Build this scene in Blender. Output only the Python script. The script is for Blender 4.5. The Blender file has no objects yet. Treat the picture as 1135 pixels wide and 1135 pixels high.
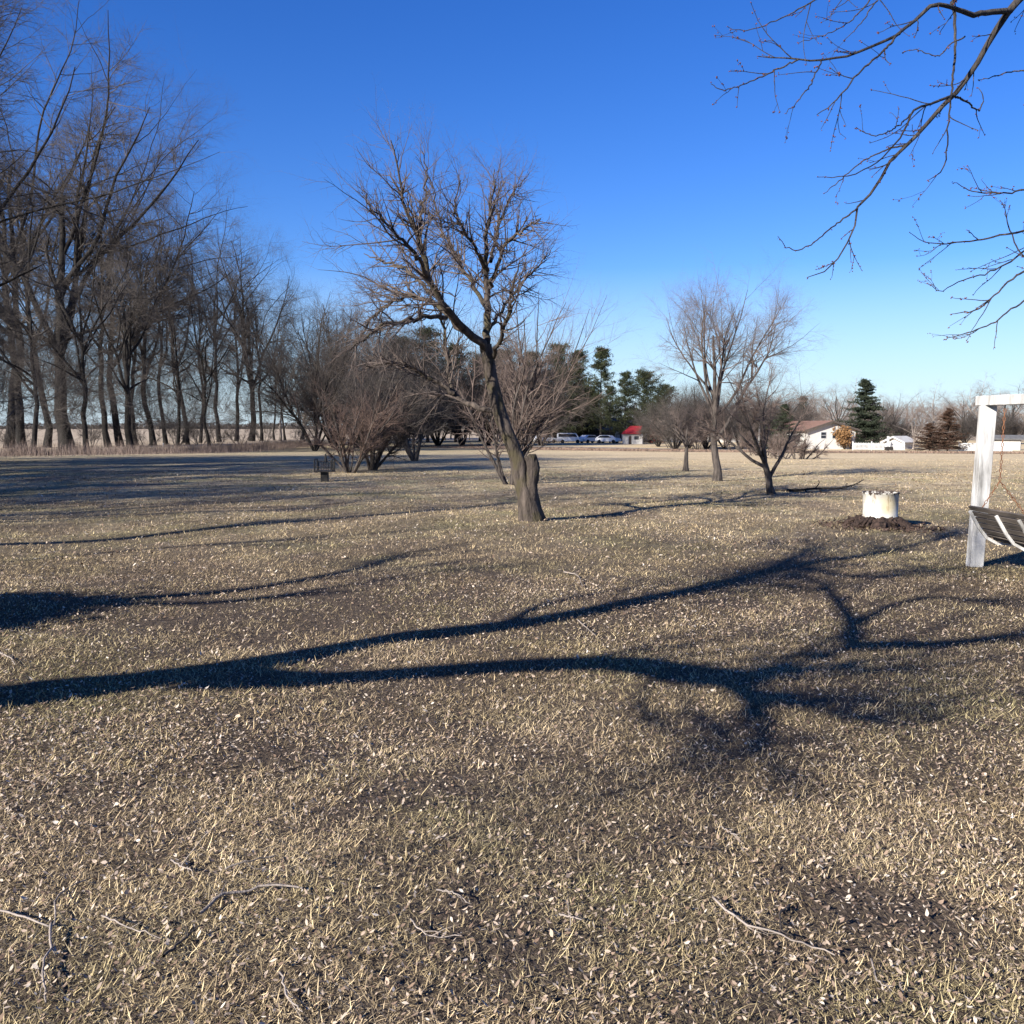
import bpy, math, random
import numpy as np
from mathutils import Vector

PI = math.pi
scene = bpy.context.scene
COL = scene.collection

# ------------------------------------------------------------------ camera / pixel geometry
F_PX, W_PX, HOR, EYE = 1050.0, 1135.0, 472.0, 1.6
PITCH = math.atan((W_PX/2 - HOR)/F_PX)
cam_d = bpy.data.cameras.new('camera'); cam = bpy.data.objects.new('camera', cam_d); COL.objects.link(cam)
cam.location = (0, 0, EYE); cam.rotation_euler = (PI/2 - PITCH, 0, 0)
cam_d.sensor_width = 36; cam_d.lens = 36*F_PX/W_PX; cam_d.clip_end = 9000; cam_d.clip_start = 0.05
scene.camera = cam
scene.render.resolution_x = 1024; scene.render.resolution_y = 1024

SUN_EL = math.radians(25.0); SUN_SH = math.radians(47.0)     # shadows run 47 degrees right of straight ahead
SD = np.array([math.sin(SUN_SH), math.cos(SUN_SH)])

def smooth(a, b, x):
    t = np.clip((x-a)/(b-a), 0, 1); return t*t*(3-2*t)
def gz(x, y):
    x = np.asarray(x, float); y = np.asarray(y, float)
    z = -1.7*smooth(28, 135, y)
    near = np.exp(-(np.abs(y)/60)**2)
    z = z + near*(0.03*np.sin(x*0.55+1.3)*np.cos(y*0.43+.4) + 0.018*np.sin(x*1.3+y*0.9) + .012*np.cos(x*2.3-y*1.7))
    return z
def ray(px, py):
    u = (px - W_PX/2)/F_PX; v = (W_PX/2 - py)/F_PX
    c, s = math.cos(PITCH), math.sin(PITCH)
    return np.array([u, c + v*s, v*c - s])
def G(px, py):
    d = ray(px, py); t = 1.0; prev = t
    while t < 6000:
        p = d*t; z = EYE + p[2]
        if z < float(gz(p[0], p[1])):
            lo, hi = prev, t
            for _ in range(40):
                m = (lo+hi)/2; q = d*m
                if EYE+q[2] < float(gz(q[0], q[1])): hi = m
                else: lo = m
            q = d*hi; return np.array([q[0], q[1], EYE+q[2]])
        prev = t; t *= 1.03
    q = d*6000; return np.array([q[0], q[1], 0])
def AT(px, py, Y):
    d = ray(px, py); t = Y/d[1]
    return np.array([d[0]*t, Y, EYE + d[2]*t])

# ------------------------------------------------------------------ scene helpers
def empty(name, loc, label=None, cat=None, group=None, rz=0, sc=1):
    o = bpy.data.objects.new(name, None); COL.objects.link(o)
    o.location = [float(v) for v in loc]; o.rotation_euler = (0, 0, rz)
    s = sc if hasattr(sc, '__len__') else (sc, sc, sc); o.scale = s
    o.empty_display_size = .3
    return tag(o, label, cat, group)
def tag(o, label=None, cat=None, group=None, kind=None):
    if label: o['label'] = label
    if cat: o['category'] = cat
    if group: o['group'] = group
    if kind: o['kind'] = kind
    return o
def mesh_np(name, V, quads=None, tris=None, mat=None, parent=None, smooth_=True, attr=None):
    V = np.asarray(V, np.float32)
    me = bpy.data.meshes.new(name)
    nq = 0 if quads is None else len(quads); nt = 0 if tris is None else len(tris)
    me.vertices.add(len(V)); me.vertices.foreach_set('co', V.ravel())
    loops = []
    if nq: loops.append(np.asarray(quads, np.int32).ravel())
    if nt: loops.append(np.asarray(tris, np.int32).ravel())
    L = np.concatenate(loops)
    me.loops.add(len(L)); me.loops.foreach_set('vertex_index', L)
    me.polygons.add(nq+nt)
    st = np.concatenate([np.arange(nq)*4, nq*4 + np.arange(nt)*3]).astype(np.int32)
    me.polygons.foreach_set('loop_start', st)
    try:
        me.polygons.foreach_set('loop_total', np.concatenate([np.full(nq, 4), np.full(nt, 3)]).astype(np.int32))
    except Exception: pass
    if smooth_: me.polygons.foreach_set('use_smooth', np.ones(nq+nt, bool))
    if attr is not None:
        for k, a in attr.items():
            at = me.attributes.new(k, 'FLOAT', 'POINT'); at.data.foreach_set('value', np.asarray(a, np.float32))
    me.update(calc_edges=True)
    if mat: me.materials.append(mat)
    return link(name, me, parent)
def link(name, me, parent=None):
    o = bpy.data.objects.new(name, me); COL.objects.link(o)
    if parent: o.parent = parent
    return o
def copy_tree(o, parent=None):
    c = o.copy(); COL.objects.link(c)
    if parent is not None: c.parent = parent
    for ch in list(o.children): copy_tree(ch, c)
    return c

class MB:
    """collects solid shapes into one mesh"""
    def __init__(s): s.V = []; s.F = []
    def add(s, vs, fs):
        n = len(s.V); s.V += [tuple(float(c) for c in v) for v in vs]; s.F += [tuple(i+n for i in f) for f in fs]
    def box(s, x0, x1, y0, y1, z0, z1, rz=0, c=(0, 0, 0)):
        vs = [(x, y, z) for z in (z0, z1) for y in (y0, y1) for x in (x0, x1)]
        if rz or c != (0, 0, 0):
            ca, sa = math.cos(rz), math.sin(rz)
            vs = [(c[0]+x*ca-y*sa, c[1]+x*sa+y*ca, c[2]+z) for x, y, z in vs]
        s.add(vs, [(0, 2, 3, 1), (4, 5, 7, 6), (0, 1, 5, 4), (2, 6, 7, 3), (0, 4, 6, 2), (1, 3, 7, 5)])
    def beam(s, a, b, w, h, up=(0, 0, 1), w2=None, h2=None):
        a, b = Vector(a), Vector(b); d = (b-a).normalized(); u = Vector(up)
        r = d.cross(u).normalized(); u = r.cross(d).normalized(); w2 = w2 or w; h2 = h2 or h
        vs = [a-r*w/2-u*h/2, a+r*w/2-u*h/2, a+r*w/2+u*h/2, a-r*w/2+u*h/2,
              b-r*w2/2-u*h2/2, b+r*w2/2-u*h2/2, b+r*w2/2+u*h2/2, b-r*w2/2+u*h2/2]
        s.add(vs, [(0, 1, 2, 3), (7, 6, 5, 4), (0, 4, 5, 1), (1, 5, 6, 2), (2, 6, 7, 3), (3, 7, 4, 0)])
    def tube(s, pts, rad, n=8, cap=True):
        pts = [Vector(p) for p in pts]; rad = rad if hasattr(rad, '__len__') else [rad]*len(pts)
        vs = []; 
        for i, p in enumerate(pts):
            d = (pts[min(i+1, len(pts)-1)] - pts[max(i-1, 0)]).normalized()
            ref = Vector((0, 0, 1)) if abs(d.z) < .9 else Vector((1, 0, 0))
            r = d.cross(ref).normalized(); u = r.cross(d)
            for k in range(n):
                a = 2*PI*k/n; vs.append(p + r*math.cos(a)*rad[i] + u*math.sin(a)*rad[i])
        fs = [(i*n+k, i*n+(k+1) % n, (i+1)*n+(k+1) % n, (i+1)*n+k) for i in range(len(pts)-1) for k in range(n)]
        if cap: fs += [tuple(range(n))[::-1], tuple((len(pts)-1)*n+k for k in range(n))]
        s.add(vs, fs)
    def lathe(s, prof, c=(0, 0, 0), n=24, axis='z'):
        vs = []
        for r, z in prof:
            for k in range(n):
                a = 2*PI*k/n
                if axis == 'z': vs.append((c[0]+r*math.cos(a), c[1]+r*math.sin(a), c[2]+z))
                else: vs.append((c[0]+z, c[1]+r*math.cos(a), c[2]+r*math.sin(a)))
        m = len(prof)
        fs = [(i*n+k, i*n+(k+1) % n, (i+1)*n+(k+1) % n, (i+1)*n+k) for i in range(m-1) for k in range(n)]
        fs += [tuple(range(n))[::-1], tuple((m-1)*n+k for k in range(n))]
        s.add(vs, fs)
    def prism(s, poly, y0, y1):
        """poly in xz, extruded along y"""
        n = len(poly)
        vs = [(x, y0, z) for x, z in poly] + [(x, y1, z) for x, z in poly]
        fs = [tuple(range(n)), tuple(range(n, 2*n))[::-1]] + [(k, k+n, (k+1) % n+n, (k+1) % n) for k in range(n)]
        s.add(vs, fs)
    def build(s, name, mat, parent=None, sm=False, bevel=0):
        me = bpy.data.meshes.new(name); me.from_pydata(s.V, [], s.F); me.validate()
        me.materials.append(mat)
        if sm: me.polygons.foreach_set('use_smooth', [True]*len(me.polygons))
        o = link(name, me, parent)
        import bmesh
        bm = bmesh.new(); bm.from_mesh(me); bmesh.ops.recalc_face_normals(bm, faces=bm.faces); bm.to_mesh(me); bm.free()
        if bevel:
            m = o.modifiers.new('bevel', 'BEVEL'); m.width = bevel; m.segments = 2; m.limit_method = 'ANGLE'
        return o

# ------------------------------------------------------------------ materials
def new_mat(name):
    m = bpy.data.materials.new(name); m.use_nodes = True; nt = m.node_tree
    b = nt.nodes['Principled BSDF']; b.inputs['Specular IOR Level'].default_value = .25
    return m, nt, b
def ramp(nt, stops, fac):
    r = nt.nodes.new('ShaderNodeValToRGB'); e = r.color_ramp.elements
    while len(e) < len(stops): e.new(.5)
    for i, (p, c) in enumerate(stops):
        e[i].position = p; e[i].color = (c[0], c[1], c[2], 1) if hasattr(c, '__len__') else (c, c, c, 1)
    nt.links.new(fac, r.inputs['Fac']); return r.outputs['Color']
def noise(nt, scale, detail=4, rough=.55, vec=None, scl=None, dist=0):
    n = nt.nodes.new('ShaderNodeTexNoise'); n.inputs['Scale'].default_value = scale
    n.inputs['Detail'].default_value = detail; n.inputs['Roughness'].default_value = rough
    n.inputs['Distortion'].default_value = dist
    if vec is not None:
        if scl:
            mp = nt.nodes.new('ShaderNodeMapping'); mp.inputs['Scale'].default_value = scl
            nt.links.new(vec, mp.inputs['Vector']); vec = mp.outputs['Vector']
        nt.links.new(vec, n.inputs['Vector'])
    return n.outputs['Fac']
def objco(nt): return nt.nodes.new('ShaderNodeTexCoord').outputs['Object']
def mix(nt, fac, a, b, mode='MIX'):
    m = nt.nodes.new('ShaderNodeMix'); m.data_type = 'RGBA'; m.blend_type = mode
    if isinstance(fac, (int, float)): m.inputs[0].default_value = fac
    else: nt.links.new(fac, m.inputs[0])
    for i, v in ((6, a), (7, b)):
        if hasattr(v, '__len__'): m.inputs[i].default_value = (v[0], v[1], v[2], 1)
        else: nt.links.new(v, m.inputs[i])
    return m.outputs[2]
def bump(nt, b, h, strength, dist):
    bp = nt.nodes.new('ShaderNodeBump'); bp.inputs['Strength'].default_value = strength; bp.inputs['Distance'].default_value = dist
    nt.links.new(h, bp.inputs['Height']); nt.links.new(bp.outputs['Normal'], b.inputs['Normal'])
def m_noise(name, c1, c2, scale=8, rough=.85, scl=None, bs=0, bd=.01, detail=5, lo=.3, hi=.7, mid=None):
    m, nt, b = new_mat(name); co = objco(nt)
    f = noise(nt, scale, detail, .6, co, scl)
    stops = [(lo, c1), (hi, c2)] if mid is None else [(lo, c1), ((lo+hi)/2, mid), (hi, c2)]
    nt.links.new(ramp(nt, stops, f), b.inputs['Base Color'])
    b.inputs['Roughness'].default_value = rough
    if bs: bump(nt, b, f, bs, bd)
    return m
def m_bark(name, dark, light, scale=9, lich=None):
    m, nt, b = new_mat(name); co = objco(nt)
    f = noise(nt, scale, 6, .65, co, (1, 1, .22))
    c = ramp(nt, [(.32, dark), (.68, light)], f)
    if lich:
        g = noise(nt, 3.1, 5, .6, co)
        c = mix(nt, ramp(nt, [(.5, 0), (.62, 1)], g), c, lich)
    nt.links.new(c, b.inputs['Base Color']); b.inputs['Roughness'].default_value = .9
    bump(nt, b, f, 1, .05); return m

M = {}
M['bark_row'] = m_bark('dark grey bark', (.005, .0045, .004), (.026, .022, .019), 5)  # dark bark, its colour deepened further for the shade on the row trunks
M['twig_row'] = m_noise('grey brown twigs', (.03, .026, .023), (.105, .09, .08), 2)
M['bark_apple'] = m_bark('brown grey fruit tree bark', (.008, .006, .005), (.105, .084, .070), 11, (.055, .046, .027))
M['twig_apple'] = m_noise('brown twigs', (.045, .034, .03), (.14, .11, .095), 5)
M['bark_plum'] = m_bark('grey plum bark', (.018, .015, .013), (.115, .096, .084), 12)
M['twig_plum'] = m_noise('reddish twigs', (.08, .06, .052), (.20, .15, .125), 5)
M['twig_red'] = m_noise('orange brown shrub twigs', (.08, .052, .042), (.20, .14, .112), 4)
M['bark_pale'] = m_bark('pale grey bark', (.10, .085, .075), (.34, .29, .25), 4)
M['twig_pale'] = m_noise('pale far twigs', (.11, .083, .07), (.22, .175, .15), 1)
M['bark_maple'] = m_bark('smooth grey maple bark', (.02, .018, .017), (.085, .074, .066), 30)
M['bud'] = m_noise('red brown buds', (.07, .025, .018), (.16, .06, .04), 60)
M['needle_pine'] = m_noise('olive pine needles', (.010, .015, .006), (.052, .056, .024), .9, mid=(.024, .031, .012))
M['needle_spruce'] = m_noise('dark spruce needles', (.008, .014, .008), (.036, .044, .024), 1.2)
M['needle_cedar'] = m_noise('rusty juniper foliage', (.028, .015, .010), (.085, .048, .03), 1.5)
M['leaf_rust'] = m_noise('rust brown clinging leaves', (.10, .05, .02), (.28, .16, .07), 1.5)
M['leaf_red'] = m_noise('dark red shrub twigs', (.10, .02, .015), (.2, .06, .05), 2)
M['white_paint'] = m_noise('weathered white paint', (.14, .135, .125), (.55, .54, .52), 8, .7, (1, 1, .16), .25, .004, lo=.30, hi=.55)
M['slat'] = m_noise('weathered dark bench slats', (.03, .026, .023), (.12, .10, .085), 20, .8, (1, .1, 1), .3, .003)
M['chain'] = m_noise('rusty chain', (.12, .045, .02), (.26, .12, .06), 40, .7)
M['white_wall'] = m_noise('white siding', (.40, .39, .365), (.48, .465, .44), 2)
M['white_vinyl'] = m_noise('white vinyl fence', (.36, .36, .355), (.46, .46, .455), 3)
M['brown_roof'] = m_noise('tan brown shingles', (.15, .085, .06), (.22, .13, .095), 3)
M['grey_roof'] = m_noise('grey shingles', (.07, .07, .072), (.12, .12, .122), 3)
M['dark_trim'] = m_noise('dark trim', (.05, .04, .035), (.08, .065, .055), 3)
M['red_paint'] = m_noise('red paint', (.30, .015, .02), (.36, .025, .03), 3)
M['steel'] = m_noise('blackened steel', (.012, .012, .012), (.04, .035, .03), 10, .6)
M['car_paint'] = m_noise('white car paint', (.72, .72, .72), (.78, .78, .78), 1, .3)
M['tyre'] = m_noise('tyre rubber', (.015, .015, .015), (.03, .03, .03), 5)
M['asphalt'] = m_noise('old asphalt', (.20, .175, .15), (.27, .24, .21), 1.5)
m, nt, b = new_mat('dark window glass'); co = objco(nt)
nt.links.new(ramp(nt, [(.3, (.012, .015, .02)), (.7, (.03, .035, .045))], noise(nt, 2, 2, .5, co)), b.inputs['Base Color'])
b.inputs['Roughness'].default_value = .12; b.inputs['Roughness'].default_value = .35; M['glass'] = m
m = m_noise('gravelly driveway', (.30, .27, .24), (.42, .38, .34), 6); M['gravel'] = m

# ground: patches of straw, green, thatch; far field of stubble beyond the tree row
def ground_colors(nt, co):
    big = noise(nt, .16, 4, .6, co); med = noise(nt, .9, 5, .62, co, dist=.6); 
    straw = ramp(nt, [(.30, (.29, .23, .14)), (.5, (.43, .345, .212)), (.70, (.58, .475, .30))], med)
    green = ramp(nt, [(.3, (.11, .115, .05)), (.7, (.27, .255, .12))], med)
    brown = ramp(nt, [(.3, (.13, .10, .075)), (.7, (.30, .23, .175))], med)
    gf = ramp(nt, [(.46, 0), (.62, .62)], noise(nt, .45, 4, .6, co))
    bf = ramp(nt, [(.47, 0), (.62, .7)], noise(nt, .33, 5, .65, co, (1.3, 1, 1), dist=.4))
    c = mix(nt, gf, straw, green); c = mix(nt, bf, c, brown)
    sp_ = nt.nodes.new('ShaderNodeSeparateXYZ'); nt.links.new(co, sp_.inputs[0])
    def rng_(a, b_, src):
        mr = nt.nodes.new('ShaderNodeMapRange'); mr.inputs[1].default_value = a; mr.inputs[2].default_value = b_; nt.links.new(src, mr.inputs[0]); return mr.outputs[0]
    wob = nt.nodes.new('ShaderNodeMath'); wob.operation = 'MULTIPLY_ADD'; wob.inputs[1].default_value = 24
    nt.links.new(noise(nt, .09, 4, .6, co), wob.inputs[0]); nt.links.new(sp_.outputs['X'], wob.inputs[2])
    mu = nt.nodes.new('ShaderNodeMath'); mu.operation = 'MULTIPLY'; nt.links.new(rng_(2, 22, wob.outputs[0]), mu.inputs[0]); nt.links.new(rng_(22, 55, sp_.outputs['Y']), mu.inputs[1])
    bleach = ramp(nt, [(.35, (.46, .355, .215)), (.65, (.60, .48, .30))], noise(nt, .25, 5, .65, co, (.35, 1.6, 1)))
    return mix(nt, mu.outputs[0], c, bleach)
m, nt, b = new_mat('dry winter lawn'); co = objco(nt)
lawn = ground_colors(nt, co)
sep = nt.nodes.new('ShaderNodeSeparateXYZ'); nt.links.new(co, sep.inputs[0])
def mapr(a, b_, src, c=0, d=1):
    mr = nt.nodes.new('ShaderNodeMapRange'); mr.inputs[1].default_value = a; mr.inputs[2].default_value = b_
    mr.inputs[3].default_value = c; mr.inputs[4].default_value = d
    nt.links.new(src, mr.inputs[0]); return mr.outputs[0]
fine = noise(nt, 45, 4, .7, co); fine2 = noise(nt, 9, 6, .7, co, (1, .45, 1))
lawnf = mix(nt, 1.0, lawn, ramp(nt, [(.32, .45), (.52, 1.0), (.7, 1.35)], fine2), 'MULTIPLY')
# dark soil under the near blades, plain lawn colour further out
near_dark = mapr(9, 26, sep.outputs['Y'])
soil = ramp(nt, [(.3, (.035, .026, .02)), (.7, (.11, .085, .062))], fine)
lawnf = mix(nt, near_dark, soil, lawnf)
stub = ramp(nt, [(.35, (.30, .235, .165)), (.65, (.43, .35, .255))], noise(nt, .05, 6, .6, co, (1, 4, 1)))
fx = mapr(-50, -44, sep.outputs['X'], 1, 0)
lawnf = mix(nt, fx, lawnf, stub)
fy = mapr(210, 230, sep.outputs['Y']); lawnf = mix(nt, fy, lawnf, stub)
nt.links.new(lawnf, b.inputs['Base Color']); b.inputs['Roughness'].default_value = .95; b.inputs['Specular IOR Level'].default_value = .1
bump(nt, b, fine2, .8, .06)
M['lawn'] = m

def m_blade(name, kind):
    m, nt, b = new_mat(name); co = objco(nt)
    at = nt.nodes.new('ShaderNodeAttribute'); at.attribute_name = 'tint'
    c = ground_colors(nt, co)
    if kind == 'grass':
        k = ramp(nt, [(0, (.25, .23, .21)), (.35, (.65, .63, .60)), (.7, (1.3, 1.26, 1.22)), (1, (2.3, 2.25, 2.2))], at.outputs['Fac'])
        c = mix(nt, 1.0, c, k, 'MULTIPLY')
    else:
        c = ramp(nt, [(0, (.09, .06, .045)), (.35, (.20, .14, .10)), (.7, (.38, .30, .23)), (.9, (.46, .39, .31)), (1, (.58, .52, .44))], at.outputs['Fac'])
    nt.links.new(c, b.inputs['Base Color']); b.inputs['Roughness'].default_value = .95; b.inputs['Specular IOR Level'].default_value = .03
    return m
M['grass'] = m_blade('dry grass blades', 'grass'); M['litter'] = m_blade('fallen dry leaves', 'leaf')

# ------------------------------------------------------------------ ground
def axis(vals):
    out = []
    for a, b_, n in vals: out += list(np.linspace(a, b_, n, endpoint=False))
    return np.array(out + [vals[-1][1]])
xs = axis([(-6000, -500, 12), (-500, -60, 30), (-60, -12, 60), (-12, 12, 130), (12, 60, 60), (60, 500, 30), (500, 6000, 12)])
ys = axis([(-300, -10, 20), (-10, 25, 170), (25, 160, 120), (160, 600, 30), (600, 7000, 16)])
X, Y = np.meshgrid(xs, ys); Z = gz(X, Y)
V = np.stack([X, Y, Z], -1).reshape(-1, 3); nx, ny = len(xs), len(ys)
i = np.arange(ny-1)[:, None]*nx + np.arange(nx-1)[None]
Q = np.stack([i, i+1, i+nx+1, i+nx], -1).reshape(-1, 4)
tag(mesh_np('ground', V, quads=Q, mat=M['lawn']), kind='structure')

# ------------------------------------------------------------------ scatter: grass and litter
def scatter(rng, y0, y1, dens, slope=.60, marg=1.0):
    n = int(dens*(slope*(y1**2-y0**2) + 2*marg*(y1-y0))*1.0)
    n = int(n); ys_ = np.empty(0); xs_ = np.empty(0)
    while len(ys_) < n:
        yy = rng.uniform(y0, y1, n); xx = rng.uniform(-1, 1, n)*(slope*y1+marg)
        k = np.abs(xx) < slope*yy+marg
        ys_ = np.concatenate([ys_, yy[k]]); xs_ = np.concatenate([xs_, xx[k]])
    return xs_[:n], ys_[:n]
def clumpy(rng, x, y, keep):
    f = .5 + .25*np.sin(x*5.1+np.sin(y*3.7)*1.7) + .25*np.sin(y*6.3+np.sin(x*4.1)*2) + .2*np.sin(x*17+y*11)*np.sin(y*19-x*7)
    g = np.sin(x*.83+1.7+1.4*np.sin(y*.61))*np.sin(y*1.07+.6+1.3*np.sin(x*.47))+.6*np.sin(x*2.3+y*1.4+np.sin(y*2.9))
    bare = np.exp(-((x-1.35)/.45)**2-((y-3.15)/.4)**2)+.8*np.exp(-((x+1.6)/.7)**2-((y-8.6)/.8)**2)
    return rng.uniform(0, 1, len(x)) < np.clip(f*keep+.30+.22*g-bare*.8, .04, 1)
def blades(rng, x, y, L, Wd, lean=(.75, 1.58)):
    n = len(x); z = gz(x, y)
    az = rng.uniform(0, 2*PI, n); ln = rng.uniform(*lean, n); L = L*rng.lognormal(0, .35, n); Wd = Wd*rng.uniform(.6, 1.3, n)
    cu = rng.uniform(-.3, 1.5, n); tw = az + rng.normal(0, .5, n) + PI/2
    wx, wy = np.cos(tw)*Wd/2, np.sin(tw)*Wd/2
    def pt(s):
        a = ln + cu*s; h = s*L
        return np.stack([x+np.cos(az)*np.sin(a)*h, y+np.sin(az)*np.sin(a)*h, z-.004+np.cos(np.minimum(a, 1.5))*h+.004*s], -1)
    W3 = np.stack([wx, wy, np.zeros(n)], -1)
    p0, p1, p2 = pt(np.zeros(n)), pt(np.full(n, .55)), pt(np.ones(n))
    V = np.stack([p0-W3, p0+W3, p1+W3*.9, p1-W3*.9, p2], 1).reshape(-1, 3)
    b0 = np.arange(n)[:, None]*5
    Q = b0 + np.array([[0, 1, 2, 3]]); T = b0 + np.array([[3, 2, 4]])
    return V, Q, T, 5
def leaves(rng, x, y, S):
    n = len(x); z = gz(x, y); az = rng.uniform(0, 2*PI, n); S = S*np.minimum(rng.lognormal(0, .3, n), 1.6)
    asp = rng.uniform(.18, .5, n); tilt = rng.normal(0, .45, n); roll = rng.normal(0, .5, n); curl = rng.uniform(-.3, .7, n)
    lift = rng.uniform(.004, .03, n)
    out = []
    for (u, v, c) in ((-1, 0, 1), (-.3, -1, .2), (-.3, 1, .2), (.4, -.8, .2), (.4, .8, .2), (1, 0, 1)):
        a = u*S/2; b_ = v*S/2*asp; h = a*np.sin(tilt) + b_*np.sin(roll) + c*curl*S*.35
        out.append(np.stack([x+np.cos(az)*a-np.sin(az)*b_, y+np.sin(az)*a+np.cos(az)*b_, z+lift+h+S*.1], -1))
    V = np.stack(out, 1).reshape(-1, 3); b0 = np.arange(n)[:, None]*6
    Q = b0+np.array([[1, 3, 4, 2]]); T = np.concatenate([b0+np.array([[0, 1, 2]]), b0+np.array([[3, 5, 4]])])
    return V, Q, T, 6
def join(parts):
    Vs, Qs, Ts, At = [], [], [], []; n = 0
    for V, Q, T, t in parts:
        Vs.append(V); Qs.append(Q+n); Ts.append(T+n); At.append(t); n += len(V)
    return np.concatenate(Vs), np.concatenate(Qs), np.concatenate(Ts), np.concatenate(At)
rng = np.random.default_rng(7)
parts = []
for (y0, y1, dens, L, Wd) in ((1.7, 4, 24000, .034, .0026), (4, 7, 10500, .038, .0034), (7, 12, 5200, .036, .0042), (12, 20, 1500, .045, .0068), (20, 34, 450, .05, .010), (34, 50, 110, .045, .013)):
    x, y = scatter(rng, y0, y1, dens)
    k = clumpy(rng, x, y, 1.0); x, y = x[k], y[k]
    V, Q, T, c = blades(rng, x, y, L, Wd)
    parts.append((V, Q, T, np.repeat(np.clip(rng.beta(2, 2.2, len(x)), 0, 1), c)))
V, Q, T, A = join(parts); print('grass verts', len(V))
tag(mesh_np('grass', V, Q, T, M['grass'], smooth_=False, attr={'tint': A}), 'short dry straw coloured grass covering the whole lawn', 'grass', kind='stuff')
parts = []
for (y0, y1, dens, S) in ((1.7, 5, 3600, .0155), (5, 10, 900, .020), (10, 20, 120, .032), (20, 34, 22, .05)):
    x, y = scatter(rng, y0, y1, dens)
    f = .5+.5*np.sin(x*.9+1+np.sin(y*.7)*1.3)*np.cos(y*.8); k = rng.uniform(0, 1, len(x)) < .3+.7*f; x, y = x[k], y[k]
    V, Q, T, c = leaves(rng, x, y, S)
    parts.append((V, Q, T, np.repeat(rng.beta(1.7, 1.5, len(x)), c)))
V, Q, T, A = join(parts)
tag(mesh_np('fallen_leaves', V, Q, T, M['litter'], smooth_=False, attr={'tint': A}), 'small curled dry leaves scattered over the lawn', 'leaf litter', kind='stuff')

# ------------------------------------------------------------------ bare tree growth (vectorised)
def norm(v): return v/np.maximum(np.linalg.norm(v, axis=-1, keepdims=True), 1e-9)
def resample(pts, rad, S, rng=None, wob=0):
    pts = np.asarray(pts, float); rad = np.asarray(rad, float)
    d = np.concatenate([[0], np.cumsum(np.linalg.norm(np.diff(pts, axis=0), axis=1))]); d /= d[-1]
    n = len(pts); m = np.zeros_like(pts)
    m[1:-1] = (pts[2:]-pts[:-2])/(d[2:]-d[:-2])[:, None]; m[0] = (pts[1]-pts[0])/(d[1]-d[0]); m[-1] = (pts[-1]-pts[-2])/(d[-1]-d[-2])
    t = np.linspace(0, 1, S); k = np.clip(np.searchsorted(d, t, 'right')-1, 0, n-2); h = d[k+1]-d[k]; s = (t-d[k])/h
    s = s[:, None]; h = h[:, None]
    P = (2*s**3-3*s**2+1)*pts[k]+(s**3-2*s**2+s)*h*m[k]+(-2*s**3+3*s**2)*pts[k+1]+(s**3-s**2)*h*m[k+1]
    if wob: P[1:] += rng.normal(0, wob, (S-1, 3))
    return P, np.interp(t, d, rad)
def tubes(P, R, n):
    N, S, _ = P.shape
    T = np.empty_like(P); T[:, 1:-1] = P[:, 2:]-P[:, :-2]; T[:, 0] = P[:, 1]-P[:, 0]; T[:, -1] = P[:, -1]-P[:, -2]; T = norm(T)
    avg = norm(P[:, -1]-P[:, 0]); ref = np.where(np.abs(avg[:, 2:3]) > .8, np.array([[1., 0, 0]]), np.array([[0, 0, 1.]]))[:, None]
    A = norm(np.cross(T, np.broadcast_to(ref, T.shape))); B = np.cross(T, A)
    an = 2*PI*np.arange(n)/n
    V = P[:, :, None]+R[:, :, None, None]*(A[:, :, None]*np.cos(an)[None, None, :, None]+B[:, :, None]*np.sin(an)[None, None, :, None])
    k = np.arange(n); k2 = (k+1) % n
    base = (np.arange(N)[:, None, None]*S+np.arange(S-1)[None, :, None])*n
    Q = np.stack([base+k, base+k2, base+n+k2, base+n+k], -1).reshape(-1, 4)
    return V.reshape(-1, 3), Q
def pack(levels):
    Vs, Qs = [], []; m = 0
    for P, R, n in levels:
        V, Q = tubes(P, R, n); Vs.append(V); Qs.append(Q+m); m += len(V)
    return np.concatenate(Vs), np.concatenate(Qs)
def grow(rng, P, R, M_, t=(.2, 1), ang=(.7, .15), ln=(1, .25), S=6, trop=.2, wob=.08, rmax=.6, r0=None, rend=.15, taper_t=.45, wl=True):
    N, S0, _ = P.shape
    plen = np.linalg.norm(np.diff(P, axis=1), axis=2).sum(1)
    w = plen/plen.sum() if wl else np.full(N, 1/N)
    idx = rng.choice(N, M_, p=w); tt = rng.uniform(t[0], t[1], M_)
    f = tt*(S0-1); k = np.minimum(f.astype(int), S0-2); fr = (f-k)[:, None]
    p0 = P[idx, k]*(1-fr)+P[idx, k+1]*fr; pr = R[idx, k]*(1-fr[:, 0])+R[idx, k+1]*fr[:, 0]
    T = norm(P[idx, k+1]-P[idx, k]); az = rng.uniform(0, 2*PI, M_)
    ref = norm(rng.normal(0, 1, (M_, 3))); A = norm(np.cross(T, ref)); B = np.cross(T, A)
    a = rng.normal(ang[0], ang[1], M_)[:, None]
    d = norm(T*np.cos(a)+(A*np.cos(az)[:, None]+B*np.sin(az)[:, None])*np.sin(a))
    L = ln[0]*np.exp(rng.normal(0, ln[1], M_))*(1-taper_t*tt)
    out = np.empty((M_, S, 3)); out[:, 0] = p0; seg = (L/(S-1))[:, None]
    up = np.array([0, 0, 1.])
    for s in range(1, S):
        d = norm(d+up*trop+rng.normal(0, wob, (M_, 3))); out[:, s] = out[:, s-1]+d*seg
    rb = np.minimum(pr*rmax, 9 if r0 is None else r0)
    Rr = rb[:, None]*np.linspace(1, rend, S)[None]
    return out, Rr
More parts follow.
